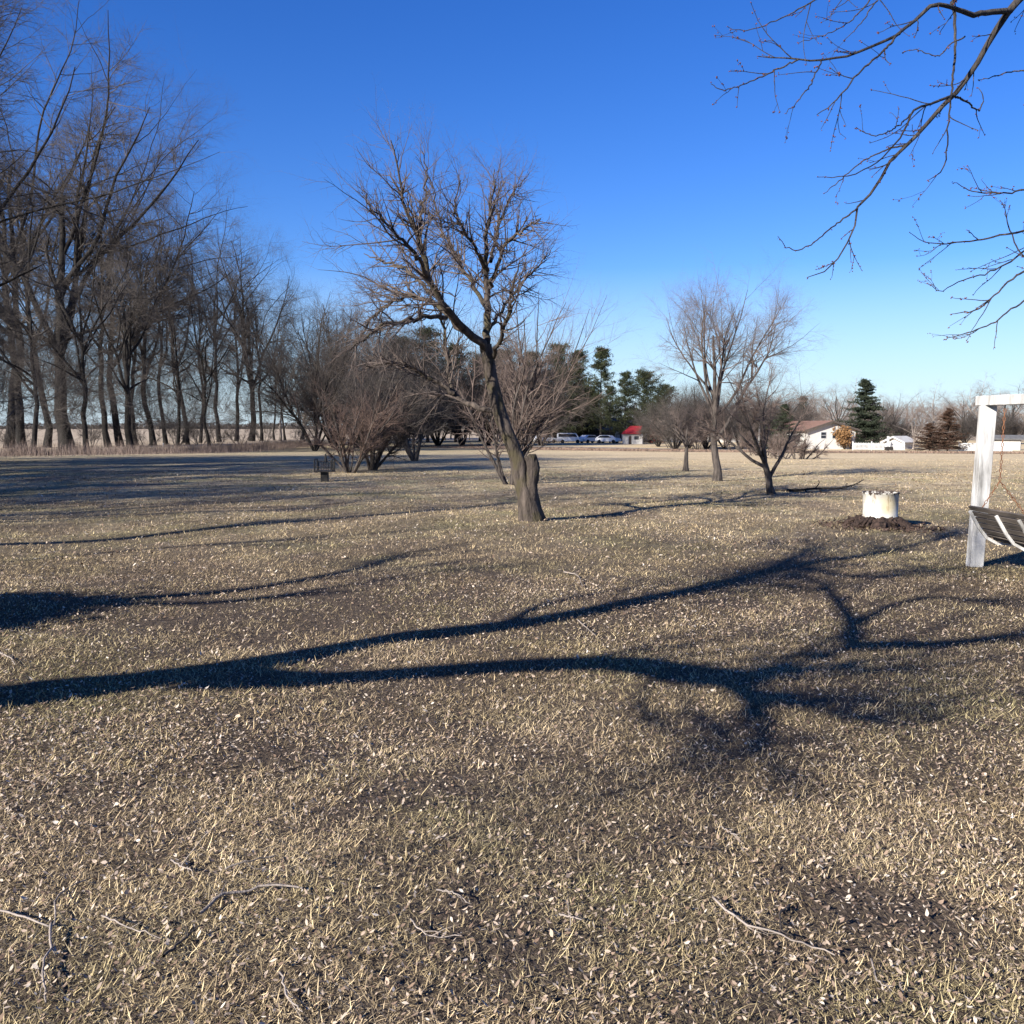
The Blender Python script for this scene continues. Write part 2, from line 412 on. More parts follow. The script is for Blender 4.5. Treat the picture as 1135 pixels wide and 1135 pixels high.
def straight(rng, H, r, S=14, wob=.03, lean=(0, 0), flare=1.5, top=.9, rt=.15):
    z = np.linspace(0, 1, S); P = np.zeros((S, 3)); P[:, 2] = z*H*top
    P[:, 0] = np.cumsum(rng.normal(0, wob*H/S*2, S)); P[:, 1] = np.cumsum(rng.normal(0, wob*H/S*2, S)); P[:, :2] -= P[0, :2]
    P[:, 0] += lean[0]*z*H; P[:, 1] += lean[1]*z*H
    R = r*(1-(1-rt)*z**.9)*(1+(flare-1)*np.exp(-z*H*2.6/max(r*3, .3)))
    return P[None], R[None]
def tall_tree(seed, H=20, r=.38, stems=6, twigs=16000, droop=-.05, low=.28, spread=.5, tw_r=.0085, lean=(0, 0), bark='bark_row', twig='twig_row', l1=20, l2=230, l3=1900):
    rng = np.random.default_rng(seed); tr, cr = [], []
    P0, R0 = straight(rng, H, r*.8, lean=lean, wob=.032, rt=.3, flare=1.25, top=.62)
    P0s, R0s = [P0], [R0]
    # co-dominant stems leave the trunk low and climb
    A, RA = grow(rng, P0, R0, stems, t=(low*1.0, low*2.9), ang=(.5, .16), ln=(H*.60, .14), S=14, trop=.025, wob=.10, rmax=.7, taper_t=.25)
    L1, R1 = grow(rng, np.concatenate([P0, A]), np.concatenate([R0, RA]), l1, t=(low, .95), ang=(.9, .2), ln=(H*.30*spread*2, .25), S=14, trop=.015, wob=.10, rmax=.6, taper_t=.5)
    tr = [(P0, R0, 12), (A, RA, 9), (L1, R1, 7)]
    LB, RB = grow(rng, P0, R0, 16, t=(.05, low), ang=(.9, .25), ln=(H*.18, .4), S=14, trop=.03, wob=.11, rmax=.3, r0=.06)
    L1 = np.concatenate([L1, LB]); R1 = np.concatenate([R1, RB])
    par = np.concatenate([P0, A, L1]); parR = np.concatenate([R0, RA, R1])
    L2, R2 = grow(rng, par, parR, l2, t=(.34, 1), ang=(.85, .25), ln=(H*.14, .3), S=8, trop=.02, wob=.13, rmax=.55, r0=.06, taper_t=.4)
    L3, R3 = grow(rng, np.concatenate([L2]), R2, l3, t=(.15, 1), ang=(.7, .3), ln=(H*.07, .3), S=6, trop=.0, wob=.16, rmax=.6, r0=.022, rend=.4)
    L4, R4 = grow(rng, L3, R3, twigs, t=(.1, 1), ang=(.65, .3), ln=(H*.038, .35), S=4, trop=droop, wob=.16, rmax=.7, r0=tw_r, rend=.35)
    return pack(tr), pack([(L2, R2, 5), (L3, R3, 4), (L4, R4, 3)]), bark, twig
def place(name, spec, loc, label, cat='tree', group=None, rz=0, sc=1, crown='crown'):
    (V, Q), (V2, Q2), bk, tg = spec
    t = empty(name, loc, label, cat, group, rz, sc)
    mesh_np('trunk', V, Q, mat=M[bk], parent=t); mesh_np(crown, V2, Q2, mat=M[tg], parent=t)
    return t
def clone(src, loc, label, group=None, rz=0, sc=1):
    c = copy_tree(src); c.location = [float(v) for v in loc]; c.rotation_euler = (0, 0, rz)
    c.scale = sc if hasattr(sc, '__len__') else (sc, sc, sc); c['label'] = label
    if group: c['group'] = group
    return c

# ---- the row of tall trees along the left side of the lawn
GR = 'tall bare trees in the row along the left of the lawn'
specs = [tall_tree(11, 20, .40), tall_tree(12, 20, .27, spread=.42, low=.34, stems=5), tall_tree(13, 20, .22, low=.38, spread=.40, lean=(.05, 0), stems=5),
         tall_tree(14, 20, .27, low=.25, spread=.6), tall_tree(15, 20, .20, low=.42, spread=.36, stems=5)]
protos = {}
# px, py of base, py of top, spec, rot, width factor, label
row = [
 (10, 497, 40, 1, .3, 1.0, 'slim bare tree at the far left edge, first of the row on the left'),
 (24, 499, 20, 3, 1.9, .9, 'bare tree with forked trunk just left of the leaning grey trunk at far left'),
 (52, 496, 70, 2, 4.1, 1.0, 'bare tree with thin trunk curving left, close left of the thickest black trunk'),
 (75, 501, 60, 0, 2.6, 1.05, 'largest bare tree of the left row, with the thickest black trunk standing nearest the lawn'),
 (120, 496, 118, 4, .9, 1.1, 'tall bare tree with straight dark trunk right of the thickest trunk in the left row'),
 (133, 495, 125, 1, 3.3, 1.0, 'bare tree with pale streaked trunk close beside the straight dark trunk'),
 (150, 494, 170, 2, 5.4, .9, 'thin bare tree between the straight dark trunk and the leaning black trunk'),
 (170, 494, 180, 3, .2, .95, 'bare tree with black trunk leaning left, beside the small white marker post'),
 (184, 493, 195, 4, 2.2, 1.0, 'slender bare tree standing directly behind the small white marker post'),
 (205, 491, 190, 2, 3.7, 1.0, 'bare tree growing up behind the dark square stump'),
 (222, 491, 240, 4, 5.0, .9, 'thin bare tree between the dark square stump and the forked tree'),
 (243, 490, 235, 3, 1.2, .85, 'forked bare tree rising behind the tangle of tan brush'),
 (262, 489, 262, 1, 4.6, .9, 'bare tree with grey trunk just right of the forked tree in the row'),
 (279, 489, 262, 0, 5.9, .9, 'thick clustered bare tree at the tall right shoulder of the row'),
 (290, 489, 268, 4, 3.0, 1.0, 'bare tree with leaning pale trunk near the right end of the tall row'),
 (304, 488, 330, 2, 1.0, .8, 'small bare tree in the gap right of the tall row'),
 (316, 488, 325, 4, 2.0, 1.0, 'thin open bare tree beside the broken snag at the right end of the row'),
]
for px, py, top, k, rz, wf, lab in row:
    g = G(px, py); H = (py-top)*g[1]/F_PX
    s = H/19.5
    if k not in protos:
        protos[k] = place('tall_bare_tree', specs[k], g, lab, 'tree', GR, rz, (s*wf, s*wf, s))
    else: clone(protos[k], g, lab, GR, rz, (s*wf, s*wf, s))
# same row running on toward the viewer, outside the left edge; their shadows cross the lawn
rr = random.Random(5)
for j, (x, y, s, k) in enumerate([(-27.5, 46, 1.35, 3), (-30, 50, 1.2, 0), (-33, 43, 1.0, 3), (-31, 36, 1.1, 1), (-35, 31, 1.0, 2), (-30, 24, 1.05, 3), (-33, 16, 1.0, 0), (-31, 7, 1.05, 1),
                                 (-34, -2, 1.1, 4), (-41, 52, 1.0, 1), (-42, 40, 1.1, 4), (-41, 27, 1.0, 0), (-25, 12, .95, 1), (-24, 3, 1.0, 3), (-26, 26, 1.05, 0), (-29, 13, 1.0, 2), (-20.5, 19, .8, 1), (-21, 31, .9, 0), (-19.5, 11, .75, 2), (-24, 36, .95, 3), (-34, 26, 1.1, 0), (-28, 42, 1.0, 1), (-22, 25, .8, 4), (-27, 19, 1.0, 4), (-37, 20, 1.0, 3), (-38, 11, 1.05, 2), (-28, 38, .95, 4), (-38, 34, 1.0, 3), (-36, 46, 1.05, 1)]):
    clone(protos[k], (x, y, float(gz(x, y))), 'tall bare tree of the left row beyond the left edge of the view', 'tall bare trees outside the left edge of the view', rr.uniform(0, 6.28), s)
# second line behind the row
for j, (px, D, top, k, lab) in enumerate([(35, 95, 200, 1, 'bare tree seen deep between the two left edge trunks'), (95, 100, 190, 3, 'bare tree in the back line, seen right of the thickest black trunk'),
                                   (145, 110, 230, 0, 'bare tree in the back line behind the straight dark trunk'), (195, 118, 270, 1, 'bare tree in the back line above the small white marker post'),
                                   (232, 125, 290, 3, 'bare tree in the back line above the tan brush')]):
    p = AT(px, 480, D); H = (490-top)*D/F_PX; s = H/20.5
    clone(protos[k], (p[0], D, float(gz(p[0], D))), lab, 'back line of the left tree row', j*1.7, s)

# ---- snag, odd pieces of the row
def simple_spec(levels_t, levels_c, bk, tg): return pack(levels_t), pack(levels_c), bk, tg
g = G(311, 489); u = g[1]/F_PX
mb = MB(); mb.tube([(0, 0, -.1), (.05, 0, 1.5), (-.05, .05, 3), (.12, 0, 4.6)], [.36, .30, .26, .17], 10); mb.tube([(.1, 0, 4.5), (.2, .02, 5.4), (.22, 0, 6.2)], [.13, .07, .01], 7)
mb.tube([(0, 0, 2.2), (.5, 0, 3.1), (.62, 0, 4.4)], [.16, .12, .03], 7)
o = mb.build('broken_snag', M['bark_pale'], None, True); o.location = g; tag(o, 'pale broken dead tree snag beside the thin open tree', 'dead tree')
g = G(208, 493)
mb = MB(); mb.lathe([(.42, -.1), (.40, .3), (.36, .9), (.38, 1.15), (.30, 1.22)], n=12); mb.tube([(-.15, 0, 1.0), (-.35, 0, 1.7), (-.4, 0, 2.0)], [.2, .14, .08], 8)
o = mb.build('stump', M['bark_row'], None, True); o.location = g; tag(o, 'dark square topped stump at the foot of the left tree row', 'stump')
g = G(181, 496)
mb = MB(); mb.lathe([(.11, -.05), (.11, .62), (.09, .66), (.02, .68)], n=10)
o = mb.build('marker_post', M['white_vinyl'], None, True); o.location = g; tag(o, 'small white marker post at the foot of the leaning black trunk', 'post')

# ------------------------------------------------------------------ shrubs and small trees
def fan_shrub(seed, H, stems, spread, r=.04, twigs=2500, l2=60, l3=400, tw_r=.007, trop=.03, bark='bark_plum', twig='twig_plum', lean=(0, 0), tlen=.10, base_r=.15):
    rng = np.random.default_rng(seed)
    a = rng.uniform(0, 2*PI, stems); ti = np.abs(rng.normal(spread, spread*.35, stems)); S = 12
    P = np.zeros((stems, S, 3)); P[:, 0] = np.stack([np.cos(a)*base_r, np.sin(a)*base_r, np.full(stems, -.05)], -1)*rng.uniform(.2, 1, (stems, 1))
    P[:, 0, 2] = -.05
    d = norm(np.stack([np.cos(a)*np.sin(ti)+lean[0], np.sin(a)*np.sin(ti)+lean[1], np.cos(ti)], -1)); L = H*rng.uniform(.75, 1.05, stems)
    for s in range(1, S):
        d = norm(d+np.array([0, 0, trop*.5])+rng.normal(0, .085, (stems, 3))); P[:, s] = P[:, s-1]+d*(L/(S-1))[:, None]
    R = (r*rng.uniform(.6, 1.1, stems))[:, None]*np.linspace(1, .12, S)[None]
    L2, R2 = grow(rng, P, R, l2, t=(.2, .95), ang=(.62, .2), ln=(H*.34, .3), S=8, trop=.02, wob=.11, rmax=.65, r0=r*.5, taper_t=.5)
    L3, R3 = grow(rng, np.concatenate([L2, P[:, :8]]), np.concatenate([R2, R[:, :8]]), l3, t=(.25, 1), ang=(.7, .25), ln=(H*.17, .3), S=6, trop=.02, wob=.13, rmax=.65, r0=r*.3, taper_t=.4)
    L4, R4 = grow(rng, np.concatenate([L3]), R3, twigs, t=(.1, 1), ang=(.75, .3), ln=(H*tlen*.9, .3), S=4, trop=.01, wob=.14, rmax=.7, r0=tw_r, rend=.4)
    return pack([(P, R, 7)]), pack([(L2, R2, 5), (L3, R3, 4), (L4, R4, 3)]), bark, twig
def shrub(name, px, py, top, spec_f, label, cat='shrub', rz=0, wf=1, **kw):
    g = G(px, py); H = (py-top)*g[1]/F_PX
    return place(name, spec_f(H=H, **kw), g, label, cat, None, rz, (wf, wf, 1))
shrub('spreading_shrub', 388, 524, 405, fan_shrub, 'spreading many stemmed shrub with orange brown twigs left of the leaning stems', seed=31, stems=13, spread=.55, r=.05, twigs=3800, l2=90, l3=600, twig='twig_red')
shrub('leaning_shrub', 413, 521, 385, fan_shrub, 'dark many stemmed small tree with stems leaning right beside the orange shrub', 'tree', seed=32, stems=11, spread=.42, r=.07, lean=(.35, 0), twigs=8000, l2=140, l3=1100, twig='twig_row')
shrub('twin_trunk_tree', 460, 511, 375, fan_shrub, 'small bare tree with two pale upright trunks behind the lawn path', 'tree', seed=33, stems=5, spread=.38, r=.12, twigs=9000, l2=150, l3=1200, twig='twig_row', trop=-.02)
shrub('dark_leaning_tree', 349, 500, 325, fan_shrub, 'bare vase shaped tree with short dark leaning trunk left of the orange shrub', 'tree', seed=34, stems=7, spread=.4, r=.2, twigs=12000, l2=160, l3=1600, tw_r=.0085, bark='bark_row', twig='twig_row')
shrub('fan_shrub', 566, 537, 305, fan_shrub, 'broad fan shaped plum shrub with pale stems behind the leaning central tree', seed=35, stems=13, spread=.36, r=.05, twigs=4200, l2=120, l3=800, tw_r=.006)

# thicket behind (things one can tell apart)
thick = [(372, 497, 360), (395, 496, 352), (420, 495, 375), (442, 496, 405), (486, 494, 400), (512, 495, 392), (540, 494, 385), (572, 493, 398), (600, 494, 410)]
tl = ['bare grey thicket tree rising behind the orange brown shrub', 'bare grey thicket tree rising between the dark trunk and the orange shrub', 'bare thicket tree behind the leaning stems',
      'bare thicket tree left of the twin trunk tree', 'bare thicket tree right of the twin trunk tree', 'bare thicket tree seen left of the central trunk',
      'bare thicket tree seen directly behind the central trunk', 'bare thicket tree behind the right side of the fan shaped shrub', 'bare thicket tree at the right end of the thicket']
tsp = [fan_shrub(41+k, 9, 10, .40, r=.11, twigs=13000, l2=200, l3=1800, tw_r=.0085, bark='bark_row', twig='twig_row') for k in range(3)]
tp = {}
for k, (px, py, top) in enumerate(thick):
    g = G(px, py); s = (py-top)*g[1]/F_PX/8.2; q = k % 3
    if q not in tp: tp[q] = place('thicket_tree', tsp[q], g, tl[k], 'tree', 'bare trees of the thicket behind the lawn', k*1.3, s)
    else: clone(tp[q], g, tl[k], None, k*1.3, s)

bk = [(730, 150, 452, 'brown thicket tree beside the low pine'), (748, 130, 440, 'brown thicket tree behind the smallest lawn tree, left one'), (764, 140, 436, 'brown thicket tree behind the smallest lawn tree, right one'),
      (783, 135, 434, 'brown thicket tree just left of the tall round crowned trunk'), (803, 140, 440, 'brown thicket tree just right of the tall round crowned trunk'), (822, 135, 446, 'brown thicket tree left of the light pole'),
      (848, 150, 440, 'brown thicket tree right of the light pole'), (866, 160, 438, 'brown thicket tree behind the brush left of the white house'), (884, 170, 446, 'brown thicket tree rising behind the left end of the brown roof'),
      (972, 175, 452, 'brown thicket tree behind the picket fence'), (1070, 170, 462, 'brown thicket tree behind the board fence, left of the swing post'), (1090, 175, 455, 'brown thicket tree behind the swing post'), (1108, 170, 460, 'brown thicket tree behind the board fence, seen inside the swing frame'), (1126, 172, 458, 'brown thicket tree above the roof of the white shed'), (1000, 180, 462, 'brown thicket tree behind the small white garage')]
for k, (px, D_, top, lab) in enumerate(bk):
    x_ = AT(px, 480, D_)[0]; z_ = float(gz(x_, D_)); s = (EYE-z_+(HOR-top)*D_/F_PX)/8.0
    clone(tp[k % 3], (x_, D_, z_), lab, 'brown thicket trees behind the right side of the lawn', k*1.7, (s*1.25, s*1.25, s))
# ---- right hand lawn trees
def lawn_tree(seed, H, H_mul=1.0, trunk=.16, r=.14, forks=7, spread=.55, twigs=6000, l2=130, l3=900, tw_r=.008, droop=-.02, bark='bark_plum', twig='twig_plum', top=.92, lean=(0, 0)):
    rng = np.random.default_rng(seed); H = H*H_mul
    P0, R0 = straight(rng, H, r, S=14, wob=.035, flare=1.3, top=.62, rt=.2, lean=lean)
    A, RA = grow(rng, P0, R0, forks, t=(trunk*1.5, trunk*4), ang=(spread, .16), ln=(H*.60, .14), S=14, trop=.045, wob=.07, rmax=.62, taper_t=.4)
    L1, R1 = grow(rng, np.concatenate([P0, A]), np.concatenate([R0, RA]), forks*5, t=(.3, .95), ang=(.6, .2), ln=(H*.28, .25), S=10, trop=.04, wob=.08, rmax=.55)
    par = np.concatenate([A[:, 4:], L1]) ; pr = np.concatenate([RA[:, 4:], R1])
    L2, R2 = grow(rng, par, pr, l2, t=(.2, 1), ang=(.65, .22), ln=(H*.19, .3), S=8, trop=.015, wob=.11, rmax=.6, r0=.03)
    L3, R3 = grow(rng, L2, R2, l3, t=(.1, 1), ang=(.65, .25), ln=(H*.09, .3), S=6, trop=droop, wob=.12, rmax=.65, r0=.014)
    L4, R4 = grow(rng, L3, R3, twigs, t=(.1, 1), ang=(.7, .25), ln=(H*.045, .35), S=4, trop=droop, wob=.13, rmax=.7, r0=tw_r, rend=.4)
    return pack([(P0, R0, 12), (A, RA, 8), (L1, R1, 6)]), pack([(L2, R2, 5), (L3, R3, 4), (L4, R4, 3)]), bark, twig
shrub('crabapple_tree', 795, 533, 326, lawn_tree, 'tallest round crowned bare tree on the right half of the lawn', 'tree', seed=58, forks=9, spread=.62, r=.125, twigs=21000, H_mul=1.24, l2=240, l3=2100)
shrub('young_tree', 760, 522, 440, lawn_tree, 'smallest bare tree with pale forked stem left of the tall round crowned tree', 'tree', seed=52, r=.10, trunk=.2, forks=5, spread=.8, twigs=1800, l2=50, l3=300, twig='twig_pale')
shrub('leaning_lawn_tree', 855, 548, 372, lawn_tree, 'thin bare tree with left leaning forked stem right of the tall round crowned tree', 'tree', seed=53, r=.09, trunk=.1, forks=6, spread=.7, twigs=7000, l2=110, l3=900, twig='twig_plum', lean=(-.12, 0), H_mul=1.02)

# ------------------------------------------------------------------ central leaning tree, limbs traced
def traced(limbs, Dref, S, rng, wob=0, rscale=1.0):
    Ps, Rs = [], []
    for L in limbs:
        pts = [AT(px, py, Dref+dy) for px, py, dy, _ in L]; rad = [r*Dref/F_PX*rscale for *_, r in L]
        P, R = resample(pts, rad, S, rng, wob); Ps.append(P); Rs.append(R)
    return np.stack(Ps), np.stack(Rs)
rng = np.random.default_rng(77)
g = G(590, 577); D = g[1]
trunk = [(590, 582, 0, 19), (588, 570, 0, 14.5), (584, 550, 0, 12.5), (579, 530, 0, 11.5), (573, 508, 0, 9.2), (563, 482, 0, 8), (553, 455, 0, 7.6), (546, 425, 0, 7.2), (541, 398, 0, 7.4), (539, 382, 0, 6.5)]
limbs = [
 [(538, 388, 0, 6.5), (541, 362, .1, 6), (541, 335, .2, 5.2), (540, 305, .2, 4.5), (537, 280, .1, 3.6), (542, 250, .3, 2.6), (545, 222, .3, 1.6), (549, 188, .4, .7)],
 [(537, 390, 0, 7), (518, 368, -.3, 6.3), (500, 350, -.6, 5.6), (484, 325, -.9, 4.6), (470, 290, -1.1, 4), (462, 255, -1.2, 3.2), (450, 225, -1.3, 2.2), (440, 190, -1.4, 1.4), (435, 155, -1.5, .6)],
 [(515, 367, -.3, 4.4), (485, 340, -.2, 3.6), (455, 328, .2, 3), (430, 338, .5, 2.3), (408, 360, .9, 1.6), (392, 382, 1.1, .7)],
 [(495, 352, -.6, 3.6), (460, 352, -1.2, 3), (425, 362, -1.6, 2.2), (400, 378, -2, 1.5), (385, 392, -2.2, .6)],
 [(550, 455, 0, 5), (532, 452, .1, 4.6), (512, 445, .5, 4.2), (500, 430, .6, 3.8), (496, 405, .8, 3.3), (493, 370, .9, 2.5), (486, 335, 1.1, 1.6), (478, 300, 1.2, .6)],
 [(503, 436, .5, 3.6), (480, 420, .4, 3.2), (455, 408, .2, 2.6), (430, 402, 0, 1.9), (405, 408, -.2, .7)],
 [(541, 345, .1, 3.8), (525, 318, .7, 3.2), (510, 292, 1.2, 2.6), (495, 265, 1.5, 2.1), (485, 235, 1.7, 1.5), (478, 195, 1.8, .6)],
 [(541, 320, .2, 3.2), (555, 285, -.4, 2.7), (568, 262, -.9, 2.1), (588, 250, -1.3, 1.4), (600, 243, -1.6, .6)],
 [(544, 290, .2, 2.8), (552, 255, .9, 2.2), (560, 230, 1.2, 1.7), (575, 205, 1.6, 1.1), (586, 192, 1.8, .5)],
 [(542, 365, .1, 3.2), (562, 335, .7, 2.5), (582, 310, 1.1, 1.9), (600, 292, 1.5, 1.2), (610, 275, 1.6, .5)],
 [(478, 312, -1, 3.4), (462, 285, -1.6, 2.7), (440, 262, -2, 2), (420, 240, -2.3, 1.3), (404, 215, -2.6, .5)],
 [(462, 258, -1.2, 2.6), (470, 230, -.8, 2), (474, 200, -.6, 1.3), (468, 165, -.5, .5)],
 [(486, 330, -.8, 2.9), (450, 300, -.4, 2.2), (425, 290, 0, 1.5), (402, 280, .3, .6)],
 [(541, 300, .2, 2.6), (520, 262, -.6, 2.1), (505, 235, -1, 1.5), (510, 200, -1.2, .6)],
 [(546, 398, 0, 3.6), (556, 372, -.7, 3), (566, 340, -1.2, 2.3), (570, 310, -1.6, 1.4), (580, 285, -1.8, .5)],
]
P0, R0 = traced([trunk], D, 26, rng, 0, .92); P1, R1 = traced(limbs, D, 22, rng, .02, .70)
V, Q = tubes(P0, R0, 20)
# knobbly, fluted trunk surface
ang = np.arctan2(V[:, 1]-D, V[:, 0]-P0[0, 0, 0]); zz = V[:, 2]
cen = np.repeat(P0[0], 20, 0); off = V-cen
k = 1+.07*np.sin(ang*3+zz*2.3)+.05*np.sin(ang*7+zz*6)+.04*rng.normal(0, 1, len(V))
hol = np.exp(-((zz-.78)**2)/.03-((ang+1.9)**2)/.12); k -= .5*hol
V = cen+off*k[:, None]
mbV, mbQ = pack([(P1, R1, 9)])
tree = empty('leaning_tree', g, 'large bare tree in the centre with thick trunk leaning left and a sawn off stub', 'tree')
gl = np.array([g[0], g[1], g[2]])
mesh_np('trunk', np.concatenate([V, mbV])-gl, np.concatenate([Q, mbQ+len(V)]), mat=M['bark_apple'], parent=tree)
st, sr = resample([AT(586, 556, D-.02), AT(588, 535, D-.03), AT(590, 517, D-.03), AT(588, 508, D-.03)], [.15, .12, .12, .105], 14)
st2, sr2 = resample([AT(588, 508, D-.03), AT(587.5, 505, D-.03), AT(587, 504, D-.03)], [.105, .10, .005], 4)
V, Q = pack([(np.concatenate([st, st2[1:]])[None], np.concatenate([sr, sr2[1:]])[None], 14)])
V += rng.normal(0, .008, V.shape)
mesh_np('sawn_stub', V-gl, Q, mat=M['bark_apple'], parent=tree)
L2, R2 = grow(rng, P1, R1, 230, t=(.25, 1), ang=(.6, .25), ln=(1.12, .2), S=11, trop=.02, wob=.11, rmax=.55, r0=.018, taper_t=.45)
L3, R3 = grow(rng, np.concatenate([L2, P1[:, 0:21:2]]), np.concatenate([R2, R1[:, 0:21:2]]), 1700, t=(.2, 1), ang=(.7, .25), ln=(.55, .35), S=7, trop=.02, wob=.14, rmax=.6, r0=.012, taper_t=.4)
L4, R4 = grow(rng, L3, R3, 8000, t=(.15, 1), ang=(.8, .3), ln=(.19, .4), S=4, trop=.03, wob=.16, rmax=.75, r0=.007, rend=.6)
V, Q = pack([(L2, R2, 6), (L3, R3, 4), (L4, R4, 3)])
mesh_np('crown', V-gl, Q, mat=M['twig_apple'], parent=tree)

# ------------------------------------------------------------------ overhanging branches, upper right
mt = np.array([7.2, 5.2, 0.])
ov = [
 [(1190, -60, .5, 9), (1150, -22, .1, 6.5), (1118, 12, 0, 5), (1100, 42, 0, 4), (1080, 75, 0, 3.6), (1065, 97, 0, 3.3), (1048, 113, 0, 3.0), (1030, 135, 0, 2.7), (1008, 158, 0, 2.4), (990, 175, 0, 2.1), (975, 200, 0, 1.9), (960, 222, 0, 1.7), (950, 232, 0, 1.5), (946, 255, 0, 1.2), (930, 285, 0, 1.0), (915, 300, 0, .8), (895, 308, 0, .5)],
 [(950, 231, 0, 1.3), (930, 246, 0, 1.1), (905, 266, .1, .9), (885, 277, .1, .8), (873, 275, .1, .7), (862, 262, .1, .4)],
 [(1057, 106, 0, 2.0), (1030, 116, -.2, 1.6), (1012, 124, -.3, 1.4), (1003, 142, -.3, 1.2), (992, 160, -.3, 1.0), (975, 178, -.3, .8), (940, 195, -.3, .7), (905, 196, -.3, .4)],
 [(1005, 160, 0, 1.4), (980, 167, .2, 1.1), (955, 180, .2, .9), (925, 205, .2, .7), (912, 215, .2, .4)],
 [(1012, 124, -.3, 1.0), (995, 140, -.2, .9), (970, 150, -.1, .7), (948, 142, -.1, .4)],
 [(1057, 10, -.1, 2.2), (1059, 40, -.1, 1.8), (1057, 75, -.2, 1.5), (1054, 110, -.3, 1.2), (1050, 150, -.3, 1.0), (1046, 185, -.3, .9), (1028, 200, -.3, .4)],
 [(1120, 12, 0, 4.2), (1097, 14, -.1, 3.8), (1075, 16, -.2, 3.3), (1057, 9, -.3, 2.9), (1035, 6, -.4, 2.5), (1020, 18, -.4, 2.2), (1000, 34, -.5, 1.9), (978, 47, -.5, 1.7), (950, 58, -.5, 1.5), (920, 66, -.5, 1.3), (885, 66, -.5, 1.1), (840, 62, -.5, .5)],
 [(885, 66, -.5, 1.0), (855, 80, -.5, .9), (825, 93, -.5, .7), (800, 100, -.5, .6), (788, 92, -.5, .4)],
 [(1000, 34, -.5, 1.5), (975, 60, -.7, 1.2), (950, 82, -.8, 1.0), (930, 108, -.8, .8), (905, 128, -.8, .4)],
 [(911, 66, -.5, .9), (900, 90, -.6, .8), (888, 108, -.6, .6), (871, 126, -.6, .4)],
 [(1000, -20, .2, 2), (960, -12, .2, 1.5), (925, -6, .2, 1.3), (900, 2, .2, 1.1), (872, 17, .2, .9), (845, 29, .2, .7), (822, 34, .2, .6), (807, 29, .2, .4)],
 [(975, -15, .2, 1.2), (958, 8, .2, 1), (940, 25, .2, .8), (915, 38, .2, .6), (885, 48, .2, .4)],
 [(990, -18, .2, 1.2), (968, 5, .2, 1), (955, 25, .2, .7), (935, 45, .2, .4)],
 [(1075, -25, 0, 3), (1062, -5, 0, 2.6), (1055, 5, -.1, 2.3), (1057, 10, -.1, 2.0)],
 [(1070, 40, -.2, 1.0), (1052, 50, -.2, .9), (1040, 62, -.2, .7), (1015, 55, -.2, .6), (1000, 58, -.2, .4)],
 [(1190, 185, -.2, 2.5), (1150, 205, -.2, 1.4), (1125, 213, -.2, 1.1), (1095, 214, -.2, .9), (1075, 211, -.2, .7), (1057, 201, -.2, .4)],
 [(1190, 240, 0, 2.5), (1150, 252, 0, 1.6), (1115, 260, 0, 1.3), (1080, 266, 0, 1.1), (1045, 270, 0, .8), (1025, 268, 0, .6), (1008, 258, 0, .4)],
 [(1190, 245, .3, 2.2), (1145, 270, .3, 1.5), (1120, 290, .3, 1.2), (1095, 302, .3, 1.0), (1065, 312, .3, .8), (1040, 322, .3, .6), (1029, 314, .3, .4)],
 [(1190, 275, -.4, 2.2), (1150, 292, -.4, 1.5), (1120, 310, -.4, 1.2), (1100, 330, -.4, 1.0), (1078, 345, -.4, .8), (1054, 348, -.4, .4)],
 [(1190, 310, .1, 2.2), (1150, 325, .1, 1.5), (1125, 340, .1, 1.2), (1100, 358, .1, 1.0), (1075, 368, .1, .8), (1047, 376, .1, .4)],
 [(1190, 70, .1, 2.0), (1150, 78, .1, 1.3), (1120, 80, .1, .9), (1100, 86, .1, .7), (1085, 88, .1, .4)],
 [(1190, 330, .2, 1.6), (1150, 300, .2, 1.3), (1128, 275, .2, 1.1), (1118, 250, .2, .9), (1112, 228, .2, .4)],
 [(1057, 106, 0, 1.6), (1070, 112, .1, 1.3), (1085, 122, .2, 1.0), (1090, 110, .2, .8), (1085, 97, .2, .4)],
]
DB = 4.6
rng = np.random.default_rng(99)
P1, R1 = traced(ov, DB, 30, rng, .0022, .78)
L2, R2 = grow(rng, P1[:, 4:], R1[:, 4:], 95, t=(.1, .95), ang=(.6, .2), ln=(.20, .35), S=9, trop=.02, wob=.08, rmax=.7, r0=.0026, rend=.45)
L3, R3 = grow(rng, L2, R2, 90, t=(.2, .9), ang=(.65, .2), ln=(.09, .35), S=6, trop=.02, wob=.10, rmax=.8, r0=.0019, rend=.6)
ct = np.array([7.0, 5.3, 4.8])
